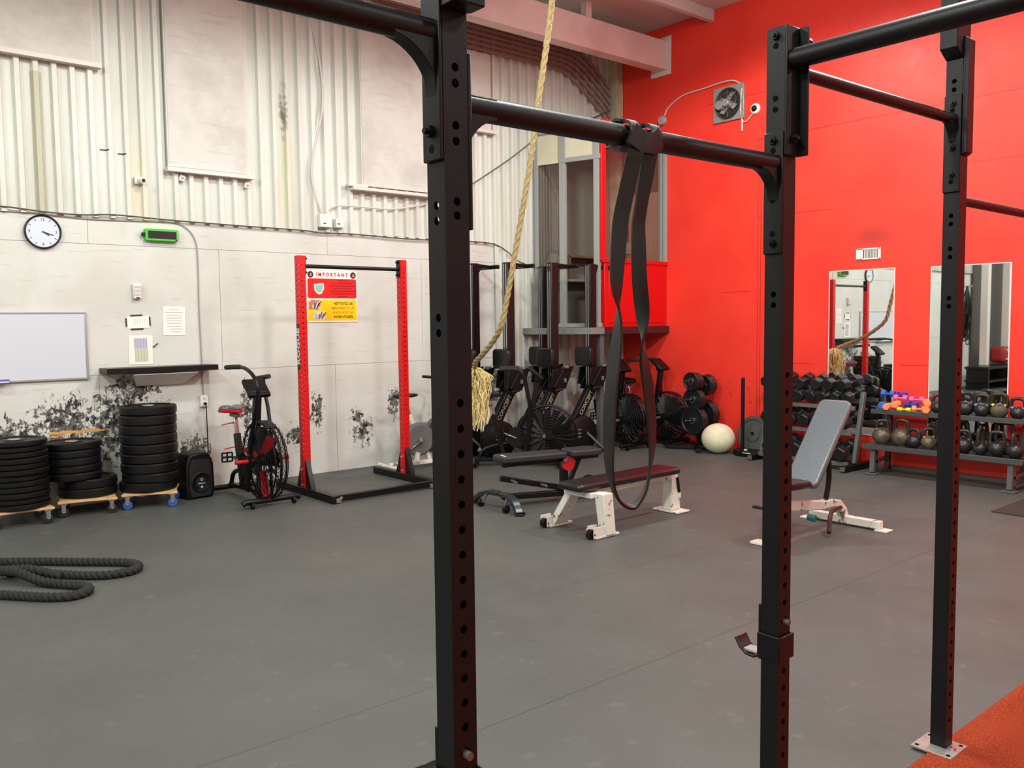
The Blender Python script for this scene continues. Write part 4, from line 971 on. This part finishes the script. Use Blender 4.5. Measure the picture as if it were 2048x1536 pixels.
# ------------------------------------------------------------------ rowing machines stored upright
def rower():
    t = thing('rowing_machine', '-', 'rowing machine', group='rowing machines stored upright')
    m = MB(); m.bar((0, 0, .80), (.0, 0, 2.37), .11, .10, up=(0, 1, 0)); m.build('monorail', mat('rail_black', (14, 14, 17), .28, 0, .4), t, bevel=.006)
    MB().box((-.056, -.02, 1.6), (.002, .016, 1.5)).box((-.056, .02, 1.6), (.002, .016, 1.5)).build('rail_strip', CHROME, t)
    m = MB(); m.bar((-.02, 0, 2.35), (.27, 0, 2.33), .05, .045); m.bar((.03, 0, 2.20), (.12, 0, 2.32), .025, .025); m.box((.27, 0, 2.33), (.03, .34, .05)); m.build('rear_leg', BLACK2, t, bevel=.008)
    m = MB(); m.rbox((-.115, 0, 1.21), (.06, .30, .24), .05, axis=0); st_ = m.build('seat', VINYL, t, bevel=.015, seg=3)
    MB().box((-.06, 0, 1.21), (.06, .09, .13)).build('seat_carriage', SATIN, st_, bevel=.006)
    MB().cyl((-.05, -.05, 1.27), (-.05, .05, 1.27), .016, n=12).cyl((-.05, -.05, 1.15), (-.05, .05, 1.15), .016, n=12).build('seat_roller', CHROME, st_)
    for sy_ in (-1, 1):
        fr_ = MB().bar((.14, sy_*.11, 1.08), (-.04, sy_*.11, .82), .11, .03, up=(0, 1, 0)).prism([(-.13, .86), (.10, .82), (.24, 1.10), (-.10, 1.07)], .02, Matrix(((1, 0, 0, 0), (0, 0, 1, sy_*.11), (0, 1, 0, 0), (0, 0, 0, 1)))).build('foot_stretcher', PLASTIC, t, bevel=.006)
        MB().sphere((.11, sy_*.12, 1.09), (.04, .045, .025), 14, 8).build('heel_cup', SATIN, fr_)
        MB().box((.075, sy_*.115, .93), (.012, .09, .05)).build('foot_strap', mat('strap_grey', (120, 120, 118), .6), fr_, bevel=.004)
    boom = MB().bar((.06, 0, .90), (-.27, 0, .40), .09, .13, up=(1, 0, .6)).build('boom', mat('boom_black', (14, 14, 16), .4, 0, .3), t, bevel=.012)
    MB().bar((.115, -.0, .88), (-.20, -.0, .36), .035, .03, up=(1, 0, .6)).build('chain_tube', SATIN, boom, bevel=.004)
    d = Vector((.33, 0, .5)).normalized(); u_ = Vector((-.5, 0, .33)).normalized(); nrm = d.cross(u_)
    q = Vector((-.105, -.0475, .65))
    text('lettering', 'CONCEPT 2', .075, mat('decal_yellow', (150, 146, 116), .5), boom, Matrix(((d.x, u_.x, 0, q.x), (0, 0, -1, q.y), (d.z, u_.z, 0, q.z), (0, 0, 0, 1))), bold=True)
    m = MB(); m.lathe([(.001, -.1), (.16, -.1), (.225, -.07), (.235, 0), (.225, .07), (.16, .1), (.001, .1)], _m((-.19, 0, .24), (pi/2, 0, 0)), 40); m.build('flywheel_housing', mat('housing_black', (12, 13, 14), .45, 0, .3, bump=(200, .3)), t)
    m = MB()
    for k in range(3): m.box((-.28+.0*k, -.101, .30-.045*k), (.05, .003, .010))
    m.build('housing_label', mat('decal_grey', (150, 152, 150), .5), t)
    for sy_ in (-1, 1): MB().bar((-.24, sy_*.03, .36), (.06, sy_*.19, .03), .04, .03).build('front_leg', SATIN, t, bevel=.004)
    MB().bar((.06, -.20, .025), (.06, .20, .025), .05, .05).build('front_foot', BLACK2, t, bevel=.006)
    MB().bar((-.30, 0, .33), (-.36, 0, .03), .04, .04, up=(0, 1, 0)).build('nose_leg', BLACK2, t, bevel=.005)
    MB().tube(spline([(.0, .03, .82), (.12, .05, .80), (.22, .05, .84), (.24, .05, .96)], 5), .014, 8).build('monitor_arm', BLACK2, t)
    MB().box((.25, .05, .97), (.16, .17, .04), (0, radians(-12), 0)).build('monitor', mat('monitor_grey', (92, 104, 94), .4), t, bevel=.01)
    MB().tube([(.02, -.17, .83), (-.06, -.12, .81), (-.07, .12, .81), (.02, .17, .83)], .014, 8).build('handle', PLASTIC, t)
    return t
R1 = rower(); R1.location = (6.68, 7.98, 0); R1['label'] = 'upright rowing machine left of the close pair, its rail behind the climbing rope'
dup(R1, (6.44, 8.36, 0), radians(2), 'upright rowing machine mostly hidden by the nearest post, only its top leg showing')
dup(R1, (7.57, 8.33, 0), radians(-3), 'upright rowing machine, further back of the close pair in the middle')
dup(R1, (7.20, 7.76, 0), radians(-3), 'upright rowing machine, nearer of the close pair in the middle')
dup(R1, (7.79, 7.69, 0), radians(-4), 'upright rowing machine on the right, beside the booth corner')

# ------------------------------------------------------------------ benches
PADM = mat('bench_pad_black', (44, 44, 47), .5, 0, .4, bump=(150, .15))
t = thing('adjustable_bench', 'black adjustable bench lying flat with a red dial under its seat', 'bench', (4.76, 5.83, 0), radians(-15))
m = MB(); m.rbox((.30, 0, .445), (.66, .25, .055), .05); bp_ = m.build('back_pad', PADM, t, bevel=.014, seg=3)
MB().box((.02, -.03, .4735), (.02, .10, .001)).build('pad_logo', WHITEP, bp_)
m = MB(); m.rbox((.83, -.0, .452), (.34, .26, .055), .06); m.build('seat_pad', PADM, t, bevel=.014, seg=3)
m = MB(); m.bar((.02, 0, .39), (.62, 0, .40), .05, .05); m.bar((.6, 0, .40), (1.0, 0, .41), .05, .05)
m.bar((.64, 0, .08), (.64, 0, .38), .07, .06, up=(1, 0, 0)); m.bar((.02, 0, .10), (.98, 0, .07), .06, .05); m.bar((.0, 0, .27), (.62, 0, .13), .045, .05); m.bar((.80, 0, .39), (.66, 0, .10), .04, .04)
m.build('frame', BLACK2, t, bevel=.006)
for sy_ in (-1, 1):
    m = MB(); m.tube([(.0, sy_*.02, .13), (-.01, sy_*.14, .13), (-.03, sy_*.24, .105), (-.05, sy_*.31, .05), (-.055, sy_*.33, .015)], 1., sect=[(-.035, -.02), (.035, -.02), (.035, .02), (-.035, .02)])
    lg = m.build('front_leg', mat('leg_gloss', (58, 62, 66), .28, .4), t, bevel=.006); lg.rotation_euler = (0, 0, radians(13))
    MB().tube([(-.10, sy_*.33, .012), (-.055, sy_*.385, .012), (0, sy_*.34, .012), (0, sy_*.30, .012)], .010, 8).build('foot_pad', PLASTIC, lg)
    MB().cyl((-.08, sy_*.17, .035), (-.08, sy_*.20, .035), .035, n=20).cyl((-.08, sy_*.165, .035), (-.08, sy_*.205, .035), .012, n=10).build('transport_wheel', PLASTIC, lg, bevel=.004)
    MB().bar((-.08, sy_*.16, .04), (-.03, sy_*.15, .12), .012, .03).build('wheel_bracket', SATIN, lg, bevel=.002)
MB().bar((.98, -.24, .03), (.98, .24, .03), .05, .05).build('rear_foot', BLACK2, t, bevel=.008)
MB().cyl((.66, -.035, .36), (.66, -.06, .36), .068, n=28).build('angle_dial', REDP, t, bevel=.004)
MB().cyl((.62, -.06, .40), (.62, -.085, .40), .022, n=16).build('dial_pin', CHROME, t, bevel=.002)
MB().tube(spline([(.80, -.02, .14), (.83, -.06, .22), (.90, -.08, .22), (.92, -.07, .12)], 5), .012, 8).tube([(.60, -.05, .18), (.66, -.12, .17)], .018, 10).build('carry_handle', BLACK2, t)
MB().cyl((.40, .0, .18), (.40, -.12, .185), .013, n=12).cyl((.1, .0, .245), (.1, -.13, .24), .012, n=12).build('adjuster_pin', SATIN, t)

t = thing('flat_bench', 'low flat bench with a black pad and scuffed white steel legs', 'bench', (5.13, 4.74, 0), 0)
m = MB(); m.rbox((.0, -.02, .378), (1.22, .27, .055), .045); m.build('pad', VINYL, t, bevel=.02, seg=3)
m = MB(); m.bar((-.42, -.04, .32), (.5, -.02, .33), .10, .05); m.build('spine', WHITEF, t, bevel=.004)
MB().box((-.44, -.02, .315), (.13, .30, .04)).build('cross_plate', WHITEF, t, bevel=.004)
for sy_ in (-1, 1):
    ym = .30 if sy_ > 0 else -.22
    lg = MB().prism([(-.05, .335), (.06, .335), (.075, .02), (-.02-.06*(sy_ > 0), .02)], .09 if sy_ < 0 else .07, Matrix(((1, 0, 0, -.42), (0, -.62 if sy_ > 0 else .06, 1, ym+(.0 if sy_ > 0 else -.015)), (0, 1, 0, 0), (0, 0, 0, 1)))).build('leg', WHITEF, t, bevel=.004)
    MB().box((-.42, ym+(.0 if sy_ > 0 else .0), .012), (.26, .09, .018)).build('foot_plate', WHITEF, lg, bevel=.003)
    MB().prism([(-.08, 0), (.03, 0), (.03, .085), (-.08, .085)], .006, Matrix(((1, 0, 0, -.49), (0, 0, 1, ym-.04), (0, 1, 0, .012), (0, 0, 0, 1)))).build('wheel_bracket', WHITEF, lg, bevel=.002)
    MB().prism([(-.08, 0), (.03, 0), (.03, .085), (-.08, .085)], .006, Matrix(((1, 0, 0, -.49), (0, 0, 1, ym+.035), (0, 1, 0, .012), (0, 0, 0, 1)))).build('wheel_bracket', WHITEF, lg, bevel=.002)
    MB().cyl((-.56, ym-.02, .04), (-.56, ym+.02, .04), .037, n=22).cyl((-.56, ym-.045, .04), (-.56, ym+.045, .04), .009, n=8).build('wheel', PLASTIC, lg, bevel=.004)
lg = MB().prism([(-.035, .33), (.04, .33), (.075, .02), (-.05, .02)], .10, Matrix(((1, 0, 0, .64), (0, 0, 1, 0), (0, 1, 0, 0), (0, 0, 0, 1)))).build('leg', WHITEF, t, bevel=.004)
MB().box((.655, 0, .011), (.17, .27, .014)).build('foot_plate', WHITEF, lg, bevel=.003)
MB().box((.55, 0, .315), (.16, .09, .05)).build('cross_plate', WHITEF, t, bevel=.004)
MB().cyl((.69, -.056, .17), (.665, -.056, .30), .013, n=12).build('handle_grip', BLACK2, t)
MB().box((.695, -.056, .14), (.03, .012, .05)).build('latch', WHITEF, t, bevel=.003)

t = thing('incline_bench', 'incline bench with a raised worn grey backrest on a chipped white frame', 'bench', (5.85, 3.50, 0), 0)
Rb = Euler((0, -radians(50), 0)).to_matrix().to_4x4()
bk = MB().rbox((.36, 0, .028), (.80, .27, .055), .05).build('backrest', VINYLG, t, bevel=.018, seg=3)
bk.matrix_local = _m((-.02, 0, .40)) @ Rb
m = MB(); m.bar((.06, 0, .37), (.36, 0, .74), .04, .05); m.build('backrest_support', BLACK2, t, bevel=.005)
m = MB(); m.rbox((-.27, 0, .415), (.34, .24, .055), .05); st_ = m.build('seat', VINYL, t, bevel=.018, seg=3)
st_.rotation_euler = (0, radians(3), 0)
m = MB(); m.bar((-.46, 0, .12), (-.40, 0, .36), .05, .06, up=(1, 0, 0)); m.bar((-.50, 0, .30), (.25, 0, .20), .06, .07); m.bar((-.46, 0, .12), (-.52, 0, .03), .05, .05, up=(1, 0, 0))
m.tube([(.2, 0, .205), (.36, 0, .205), (.46, 0, .185), (.54, 0, .12), (.57, 0, .05)], 1., sect=[(-.035, -.03), (.035, -.03), (.035, .03), (-.035, .03)])
m.build('frame', WHITEF, t, bevel=.006)
MB().box((-.46, .03, .012), (.10, .22, .02)).build('front_foot', WHITEF, t, bevel=.004)
fb = MB().box((.56, -.02, .045), (.065, .60, .06)).build('rear_foot', WHITEF, t, bevel=.005)
MB().box((.56, -.34, .008), (.11, .10, .012)).box((.56, .30, .008), (.11, .10, .012)).build('foot_plate', WHITEF, fb, bevel=.002)
MB().tube(spline([(.30, 0, .66), (.335, 0, .52), (.34, 0, .38), (.30, 0, .24)], 5), .02, 10).build('ladder_arm', BLACK2, t)
MB().tube(spline([(.42, -.06, .165), (.27, -.07, .155), (.15, -.12, .10), (.07, -.16, .04)], 6), .017, 10).build('foot_handle', mat('maroon_grip', (52, 24, 26), .45), t)
MB().cyl((-.02, -.04, .155), (-.02, -.10, .15), .026, n=14).build('teal_knob', mat('teal', (32, 96, 104), .4), t, bevel=.004)
MB().cyl((-.50, -.10, .28), (-.50, .12, .28), .012, n=14).build('leg_bar', VINYL, t)

# ------------------------------------------------------------------ plate tree, ball, leaning disc, pole
def small_plate(R, h):
    t = thing('weight_plate', 'plate', 'weight plate', group='plates on the plate tree')
    MB().lathe([(.026, .003), (.026, h-.003), (.05, h-.001), (.055, h-.008), (R*.78, h-.008), (R*.84, h), (R-.004, h), (R, h-.004), (R, .004), (R-.004, 0), (R*.84, 0), (R*.78, .008), (.055, .008), (.05, .001)], n=40, closed=True).build('disc', mat('iron_plate', (24, 25, 27), .35, .1), t)
    MB().lathe([(.0255, h-.004), (.0255, h+.001), (.040, h+.001), (.041, h-.003)], n=24).build('hub_ring', mat('dull_hub', (110, 112, 112), .3, .7), t)
    return t
TX, TY = 8.86, 6.80
t = thing('plate_tree', 'black plate tree loaded with iron plates against the red wall', 'plate tree', (TX, TY, 0))
m = MB(); m.bar((0, .0, .05), (0, 0, .93), .06, .06, up=(1, 0, 0)); m.bar((-.30, -.22, .03), (.24, .30, .03), .06, .05); m.bar((-.24, .36, .03), (.1, -.36, .03), .06, .05); m.build('frame', BLACK2, t, bevel=.006)
pegs = [(-1, .86), (1, .80), (-1, .63), (-1, .36), (1, .42)]
for s_, z in pegs: MB().cyl((0, 0, z), (s_*.28, 0, z+.03), .0125, n=14).build('peg', CHROME, t)
pc = {}
cl = [(-1, .86, .115, .034, 4, 'upper left peg'), (1, .80, .135, .03, 4, 'upper right peg'), (-1, .63, .145, .034, 3, 'middle left peg'), (-1, .36, .185, .036, 3, 'lower left peg'), (1, .42, .19, .036, 3, 'lower right peg')]
for s_, z, R, h, n_, nm in cl:
    for k in range(n_):
        key = (R, h); x0 = .055+k*(h+.002)
        loc = (TX+(s_*x0 if s_ > 0 else -x0), TY, z+.004+x0*.1); rot = (0, -pi/2 if s_ < 0 else pi/2, 0)
        if s_ > 0: loc = (TX+x0, TY, z+.004+x0*.1)
        pos = ['innermost', 'second', 'third', 'outermost'] if n_ == 4 else ['innermost', 'middle', 'outermost']
        lb = 'black iron plate, %s on the %s of the plate tree' % (pos[k], nm)
        if key not in pc: pc[key] = small_plate(R, h); o = pc[key]; o.location = loc; o.rotation_euler = rot; o['label'] = lb
        else: dup(pc[key], loc, rot=rot, label=lb)
BALLM = mat('slam_ball_cream', (226, 220, 190), .7, 0, .3, noise=(14, .3, (190, 180, 150)), bump=(50, .25))
tag(MB().sphere((8.76, 6.44, .185), (.205, .205, .185), 40, 24).build('slam_ball', BALLM), 'cream slam ball sitting on the floor between the plate tree and the leaning grey disc', 'ball')
t = thing('grey_disc', 'dull grey rubber disc standing on edge behind the black pole', 'weight plate', (9.02, 6.12, 0))
o = MB().lathe([(.026, 0), (.026, .07), (.09, .068), (.10, .055), (.17, .055), (.18, .068), (.212, .068), (.22, .06), (.22, .008), (.212, 0)], n=48, closed=True).build('disc', mat('faded_rubber', (74, 78, 76), .6), t)
o.matrix_local = _m((.06, 0, .235)) @ Euler((0, -pi/2+.16, 0)).to_matrix().to_4x4()
t = thing('bar_holder', 'upright black pole on a low base in front of the grey disc', 'pole', (8.84, 6.06, 0))
MB().cyl((0, .08, .06), (0, .08, .93), .022, n=18).sphere((0, .08, .93), .022).build('pole', BLACK2, t)
MB().prism([(-.12, -.18), (.12, -.18), (.12, .18), (-.02, .2), (-.12, .1)], .07, _m((0, 0, .035))).build('base', PLASTIC, t, bevel=.01)
MB().box((-.122, -.06, .05), (.003, .12, .008)).box((-.05, .0, .075), (.03, .03, .02)).build('trim_line', WHITEP, t)

# ------------------------------------------------------------------ dumbbell rack
HEX = mat('hex_rubber', (22, 23, 25), .36, 0, .5, noise=(20, .4, (38, 40, 40)))
RKX, RY0, RY1 = 8.9, 4.68, 5.84
t = thing('dumbbell_rack', 'three-tier grey steel rack full of black hex dumbbells under the first mirror', 'rack', (RKX, (RY0+RY1)/2, 0))
for y in (RY0, RY1):
    MB().bar((8.80, y, .07), (8.98, y, .84), .055, .045, up=(0, 1, 0)).build('side_post', SATIN, t, bevel=.006, world=True)
    MB().bar((8.55, y, .035), (9.14, y, .035), .07, .065).build('foot_beam', BLACK2, t, bevel=.008, world=True)
    MB().box((8.548, y, .035), (.006, .055, .05)).build('end_cap', SATIN, t, bevel=.002, world=True)
tiers = [(8.80, .07, 'bottom'), (8.87, .40, 'middle'), (8.93, .67, 'top')]
for x, z, nm in tiers:
    MB().bar((x-.10, RY0+.02, z), (x-.10, RY1-.02, z), .035, .045).bar((x+.11, RY0+.02, z+.06), (x+.11, RY1-.02, z+.06), .035, .045).build('shelf_rail', mat('rail_green_grey', (96, 100, 94), .45, .1), t, bevel=.003, world=True)
def dumbbell(R, L, g, name='dumbbell', ma=None, group='hex dumbbells on the rack'):
    t = thing(name, 'd', 'dumbbell', group=group)
    for s_ in (-1, 1):
        pts = [(R*cos(pi*k/3), R*sin(pi*k/3)) for k in range(6)]
        MB().prism(pts, L, Matrix(((0, 0, 1, s_*(g/2+L/2)), (1, 0, 0, 0), (0, 1, 0, 0), (0, 0, 0, 1)))).build('hex_head', ma or HEX, t, bevel=R*.14, seg=2)
    MB().cyl((-g/2-.01, 0, 0), (g/2+.01, 0, 0), R*.22+.003, n=14).build('grip', (ma or CHROME) if R < .05 else CHROME, t)
    return t
rr = random.Random(11); first = {}
ordw = ['first', 'second', 'third', 'fourth', 'fifth', 'sixth', 'seventh', 'eighth', 'ninth', 'tenth']
for (x, z, nm), R, L in zip(tiers, (.085, .078, .070), (.115, .105, .10)):
    p = R*2+.006; k = 0; y = RY0+.10
    while y < RY1-.05:
        loc = (x+.0+rr.uniform(-.01, .01), y, z+.10+R*.55); lb = 'black hex dumbbell on the %s tier of the rack, %s from the kettlebell end' % (nm, ordw[k])
        rot = (pi/6 if rr.random() < .6 else 0, radians(-14), rr.uniform(-.05, .05))
        if R not in first: first[R] = dumbbell(R, L, .11); o = first[R]; o.location = loc; o.rotation_euler = rot; o['label'] = lb
        else: dup(first[R], loc, rot=rot, label=lb)
        y += p; k += 1
# second layer on the top tier
k = 0
for y in (4.80, 4.98, 5.17, 5.36, 5.60, 5.78):
    dup(first[.070], (8.97, y+.03, .938), rot=(pi/6, radians(-10), rr.uniform(-.2, .2)), label='black hex dumbbell piled on top of the top tier, %s from the kettlebell end' % ordw[k]); k += 1

# ------------------------------------------------------------------ kettlebell rack
KRM = mat('rack_grey', (70, 71, 71), .45, .1)
t = thing('kettlebell_rack', 'two-shelf grey steel rack holding kettlebells under the second mirror', 'rack', (8.9, 3.76, 0))
MB().box((8.86, 3.75, .300), (.38, 1.56, .028)).box((8.672, 3.75, .296), (.02, 1.56, .055)).build('lower_shelf', KRM, t, bevel=.004, world=True)
MB().box((9.00, 3.72, .655), (.30, 1.62, .024)).box((8.855, 3.72, .655), (.02, 1.62, .05)).build('upper_shelf', KRM, t, bevel=.004, world=True)
for y in (4.43, 3.09):
    MB().bar((8.73, y, .02), (8.75, y, .28), .09, .05, up=(0, 1, 0)).build('front_leg', SATIN, t, bevel=.005, world=True)
    MB().box((8.72, y, .010), (.14, .13, .014)).build('foot_plate', SATIN, t, bevel=.003, world=True)
    MB().bar((9.04, y, .02), (9.08, y, .66), .06, .05, up=(0, 1, 0)).build('rear_post', KRM, t, bevel=.005, world=True)
    MB().bar((8.74, y, .13), (9.06, y, .15), .05, .035).bar((8.74, y, .04), (9.06, y, .04), .05, .03).build('side_rail', SATIN, t, bevel=.004, world=True)
KB_ = mat('kettlebell_black', (36, 36, 38), .33, .3, .6, noise=(18, .5, (62, 62, 60)))
KB_W = mat('kettlebell_worn', (104, 96, 78), .4, .3, .5, noise=(13, .9, (62, 54, 42), .42, .62))
def kettle(R, hh, wide, worn=False, band=None, lb='', loc=(0, 0, 0), rz=0, grp='kettlebells on the rack'):
    t = thing('kettlebell', lb, 'kettlebell', loc, rz, grp)
    m = MB(); N = 14; prof = [(.001, 0), (R*.55, 0)]
    for k in range(2, N+1):
        a = -pi/2+pi*k/N; prof.append((max(R*cos(a), .001), R*.93+R*.93*sin(a)))
    m.lathe(prof, n=32); m.build('body', KB_W if worn else KB_, t)
    w = wide; top = hh
    pts = spline([(0, -w*.70, R*1.25), (0, -w*1.02, R*1.75), (0, -w*.88, top-.02), (0, -w*.45, top-.002), (0, w*.45, top-.002), (0, w*.88, top-.02), (0, w*1.02, R*1.75), (0, w*.70, R*1.25)], 5)
    hd = MB().tube(pts, [.0175 if .15 < i/len(pts) < .85 else .021 for i in range(len(pts))], 12).build('handle', mat('kettlebell_handle', (56, 52, 48), .3, .5), t)
    if band:
        for s_ in (-1, 1):
            MB().tube([(0, s_*w*.82, R*1.42), (0, s_*w*1.0, R*1.72)], .0205, 12).build('colour_band', mat('band_%s' % band[0], band[1], .45), hd)
    return t
YEL = ('yellow', (232, 214, 70)); BLU = ('blue', (84, 168, 196)); PUR = ('purple', (120, 70, 150)); PNK = ('pink', (206, 84, 96))
kb = [ # x, y, z, R, height, wide, worn, band, rz, label
 (8.79, 4.37, .316, .098, .255, .055, True, YEL, .5, 'worn beige kettlebell at the end of the lower shelf nearest the dumbbells'),
 (8.80, 4.165, .316, .102, .270, .062, True, None, .1, 'largest worn two-tone kettlebell, second from the dumbbell end of the lower shelf'),
 (8.77, 4.025, .316, .072, .19, .055, False, None, .0, 'small grey kettlebell beside the large two-tone one on the lower shelf'),
 (8.78, 3.88, .316, .076, .21, .05, True, YEL, .6, 'brownish kettlebell with yellow bands on the lower shelf'),
 (8.78, 3.715, .316, .076, .21, .052, False, None, .8, 'kettlebell on the lower shelf just left of the far black post'),
 (8.78, 3.54, .316, .080, .22, .052, False, YEL, .3, 'kettlebell with yellow bands on the lower shelf just right of the far black post'),
 (8.77, 3.385, .316, .068, .25, .05, False, None, 1.5, 'black kettlebell with its handle edge-on, front row of the lower shelf'),
 (8.77, 3.235, .316, .080, .235, .06, False, None, .25, 'black kettlebell with a wide square handle, front row of the lower shelf'),
 (8.76, 3.07, .316, .080, .235, .05, False, None, 1.4, 'kettlebell at the far right end of the lower shelf'),
 (8.95, 3.63, .316, .080, .29, .055, False, None, .2, 'tall kettlebell behind the far black post, back row of the lower shelf'),
 (8.96, 3.43, .316, .082, .27, .055, False, None, 1.3, 'kettlebell in the back row of the lower shelf behind the edge-on one'),
 (8.96, 3.24, .316, .086, .305, .075, False, None, .1, 'tall wide-handled kettlebell in the back row of the lower shelf'),
 (8.97, 3.84, .316, .080, .30, .05, False, None, .9, 'tall black kettlebell in the back row behind the brownish one'),
 (8.93, 3.86, .668, .070, .19, .045, False, PUR, .5, 'kettlebell with purple bands at the dumbbell end of the upper shelf row'),
 (8.94, 3.60, .668, .080, .225, .060, False, PNK, .6, 'kettlebell with pink bands on the upper shelf beside the far black post'),
 (8.94, 3.445, .668, .072, .215, .062, False, BLU, .1, 'kettlebell with blue bands in the middle of the upper shelf'),
 (8.94, 3.285, .668, .078, .232, .066, True, YEL, .1, 'brown kettlebell with yellow bands on the upper shelf'),
 (8.94, 3.12, .668, .068, .20, .058, False, BLU, .1, 'small kettlebell with blue bands at the right end of the upper shelf'),
 (9.09, 3.52, .668, .068, .225, .055, False, None, .2, 'kettlebell at the back of the upper shelf behind the pink-banded one'),
 (9.09, 3.36, .668, .068, .235, .06, False, BLU, .0, 'kettlebell at the back of the upper shelf behind the blue-banded one'),
 (9.09, 2.99, .668, .066, .20, .05, False, PNK, .0, 'kettlebell at the very end of the upper shelf, cut by the photo edge'),
]
for x, y, z, R, hh, wd, worn, bd, rz, lb in kb: kettle(R, hh, wd, worn, bd, lb, (x, y, z), rz)
# little coloured dumbbells
cols = {'blue': (38, 92, 190), 'navy': (44, 56, 170), 'pink': (232, 88, 150), 'coral': (252, 140, 88), 'yellow': (222, 240, 30), 'violet': (70, 52, 150)}
sd = [('blue', 4.425, .835, 9.02, pi/2, 'blue small dumbbell on top of the pile, nearest the dumbbell rack'), ('blue', 4.455, .715, 8.95, .3, 'blue small dumbbell under the top blue one'),
      ('navy', 4.31, .825, 9.06, pi/2-.2, 'darker blue small dumbbell behind the pink ones'), ('pink', 4.27, .80, 8.98, pi/2+.1, 'pink small dumbbell lying left of the other pink one'),
      ('pink', 4.12, .79, 9.02, pi/2+.3, 'pink small dumbbell next to the violet one'), ('coral', 4.365, .712, 8.90, .1, 'coral small dumbbell seen end-on, left of the pair'),
      ('coral', 4.285, .74, 8.92, .15, 'coral small dumbbell seen end-on, right of the pair'), ('violet', 4.13, .742, 8.93, pi/2-.3, 'violet small dumbbell among the pink and coral ones'),
      ('yellow', 4.185, .694, 8.88, pi/2, 'bright yellow small dumbbell, the only yellow one'), ('coral', 4.04, .705, 8.90, pi/2+.5, 'coral small dumbbell right of the yellow one'),
      ('coral', 3.975, .775, 8.93, .5, 'coral small dumbbell on top near the purple-banded kettlebell'), ('coral', 3.955, .706, 8.90, .2, 'coral small dumbbell under the top coral one')]
sf = {}
for c_, y, z, x, rz, lb in sd:
    if c_ not in sf: sf[c_] = dumbbell(.040 if c_ != 'yellow' else .024, .045, .05, 'small_dumbbell', mat('vinyl_'+c_, cols[c_], .5), 'small coloured dumbbells on the upper shelf'); o = sf[c_]; o.location = (x, y, z); o.rotation_euler = (0, 0, rz); o['label'] = lb
    else: dup(sf[c_], (x, y, z), rz, lb)

# ------------------------------------------------------------------ what the mirrors show of the hall behind
struct(MB().box((-4.75, YW-.03, 1.9), (3.3, .04, 3.8)).build('recess_shade_1', mat('recess_shade_paint', (74, 70, 66), .6)))  # flat dark panel, its colour painting the shade of an open recess
t = thing('band_rack', 'bunch of black bands and ropes hanging on the left wall, seen in the second mirror', 'band rack', (-2.3, 8.35, .8))
MB().cyl((0, .2, 1.55), (0, -.1, 1.55), .02).build('hook', STEEL, t)
m = MB(); rr = random.Random(2)
for k in range(9):
    dx = rr.uniform(-.12, .12); w = rr.uniform(.04, .12); L = rr.uniform(1.1, 1.45)
    m.tube(spline([(dx*.2, 0, 1.55), (dx-w, rr.uniform(-.08, .08), 1.0), (dx-w*.9, 0, 1.6-L+.1), (dx, 0, 1.6-L), (dx+w*.9, 0, 1.6-L+.1), (dx+w, rr.uniform(-.08, .08), 1.0), (dx*.2, 0, 1.55)], 5), .014, 6)
b_ = m.build('hanging_bands', BLACK2, t); b_['kind'] = 'stuff'
t = thing('gym_bag', 'red bag with a white angle mark, seen in the second mirror', 'bag', (-3.7, 8.1, .55))
MB().box((0, 0, .20), (.60, .34, .38)).build('bag_body', mat('bag_red', (150, 26, 30), .6), t, bevel=.09, seg=4); MB().tube([(.16, -.175, .33), (-.04, -.177, .12), (.2, -.177, .10)], .018, 8).build('white_mark', WHITEP, t)
t = thing('low_rack', 'low black storage bench along the far end of the left wall', 'rack', (-3.3, 8.0, 0))
MB().box((0, 0, .50), (2.6, .5, .06)).box((0, 0, .2), (2.6, .5, .05)).build('shelf_board', BLACK2, t, bevel=.01)
for x in (-1.2, 0, 1.2): MB().box((x, 0, .25), (.07, .48, .5)).build('leg', BLACK2, t, bevel=.005)

# ------------------------------------------------------------------ light
def lamp(x, y, z, power, r=.22, col=(.945, 1., .955), ang=175, blend=.25):
    l = bpy.data.lights.new('high_bay_light', 'SPOT'); l.energy = power; l.color = col; l.shadow_soft_size = r; l.spot_size = radians(ang); l.spot_blend = blend
    o = bpy.data.objects.new('high_bay_light', l); COL.objects.link(o); o.location = (x, y, z); return o
for lx in (-5.5, -1.2, 3.2, 6.9):
    for ly, pw in ((-2.2, 140), (1.8, 400), (5.2, 250)):
        lamp(lx, ly, 5.08, pw)
        pl = bpy.data.lights.new('lamp_spill', 'POINT'); pl.energy = pw*.11; pl.shadow_soft_size = .2; po = bpy.data.objects.new('lamp_spill', pl); COL.objects.link(po); po.location = (lx, ly, 5.1)
w = bpy.data.worlds.new('world'); SC.world = w; w.use_nodes = True
w.node_tree.nodes['Background'].inputs[0].default_value = (.8, .85, .9, 1); w.node_tree.nodes['Background'].inputs[1].default_value = .03
SC.view_settings.view_transform = 'Standard'; SC.view_settings.look = 'None'; SC.view_settings.gamma = 1; SC.view_settings.use_curve_mapping = False
SC.view_settings.exposure = -.05
SC.cycles.max_bounces = 8; SC.cycles.use_denoising = True
try: SC.cycles.sample_clamp_indirect = 6
except Exception: pass
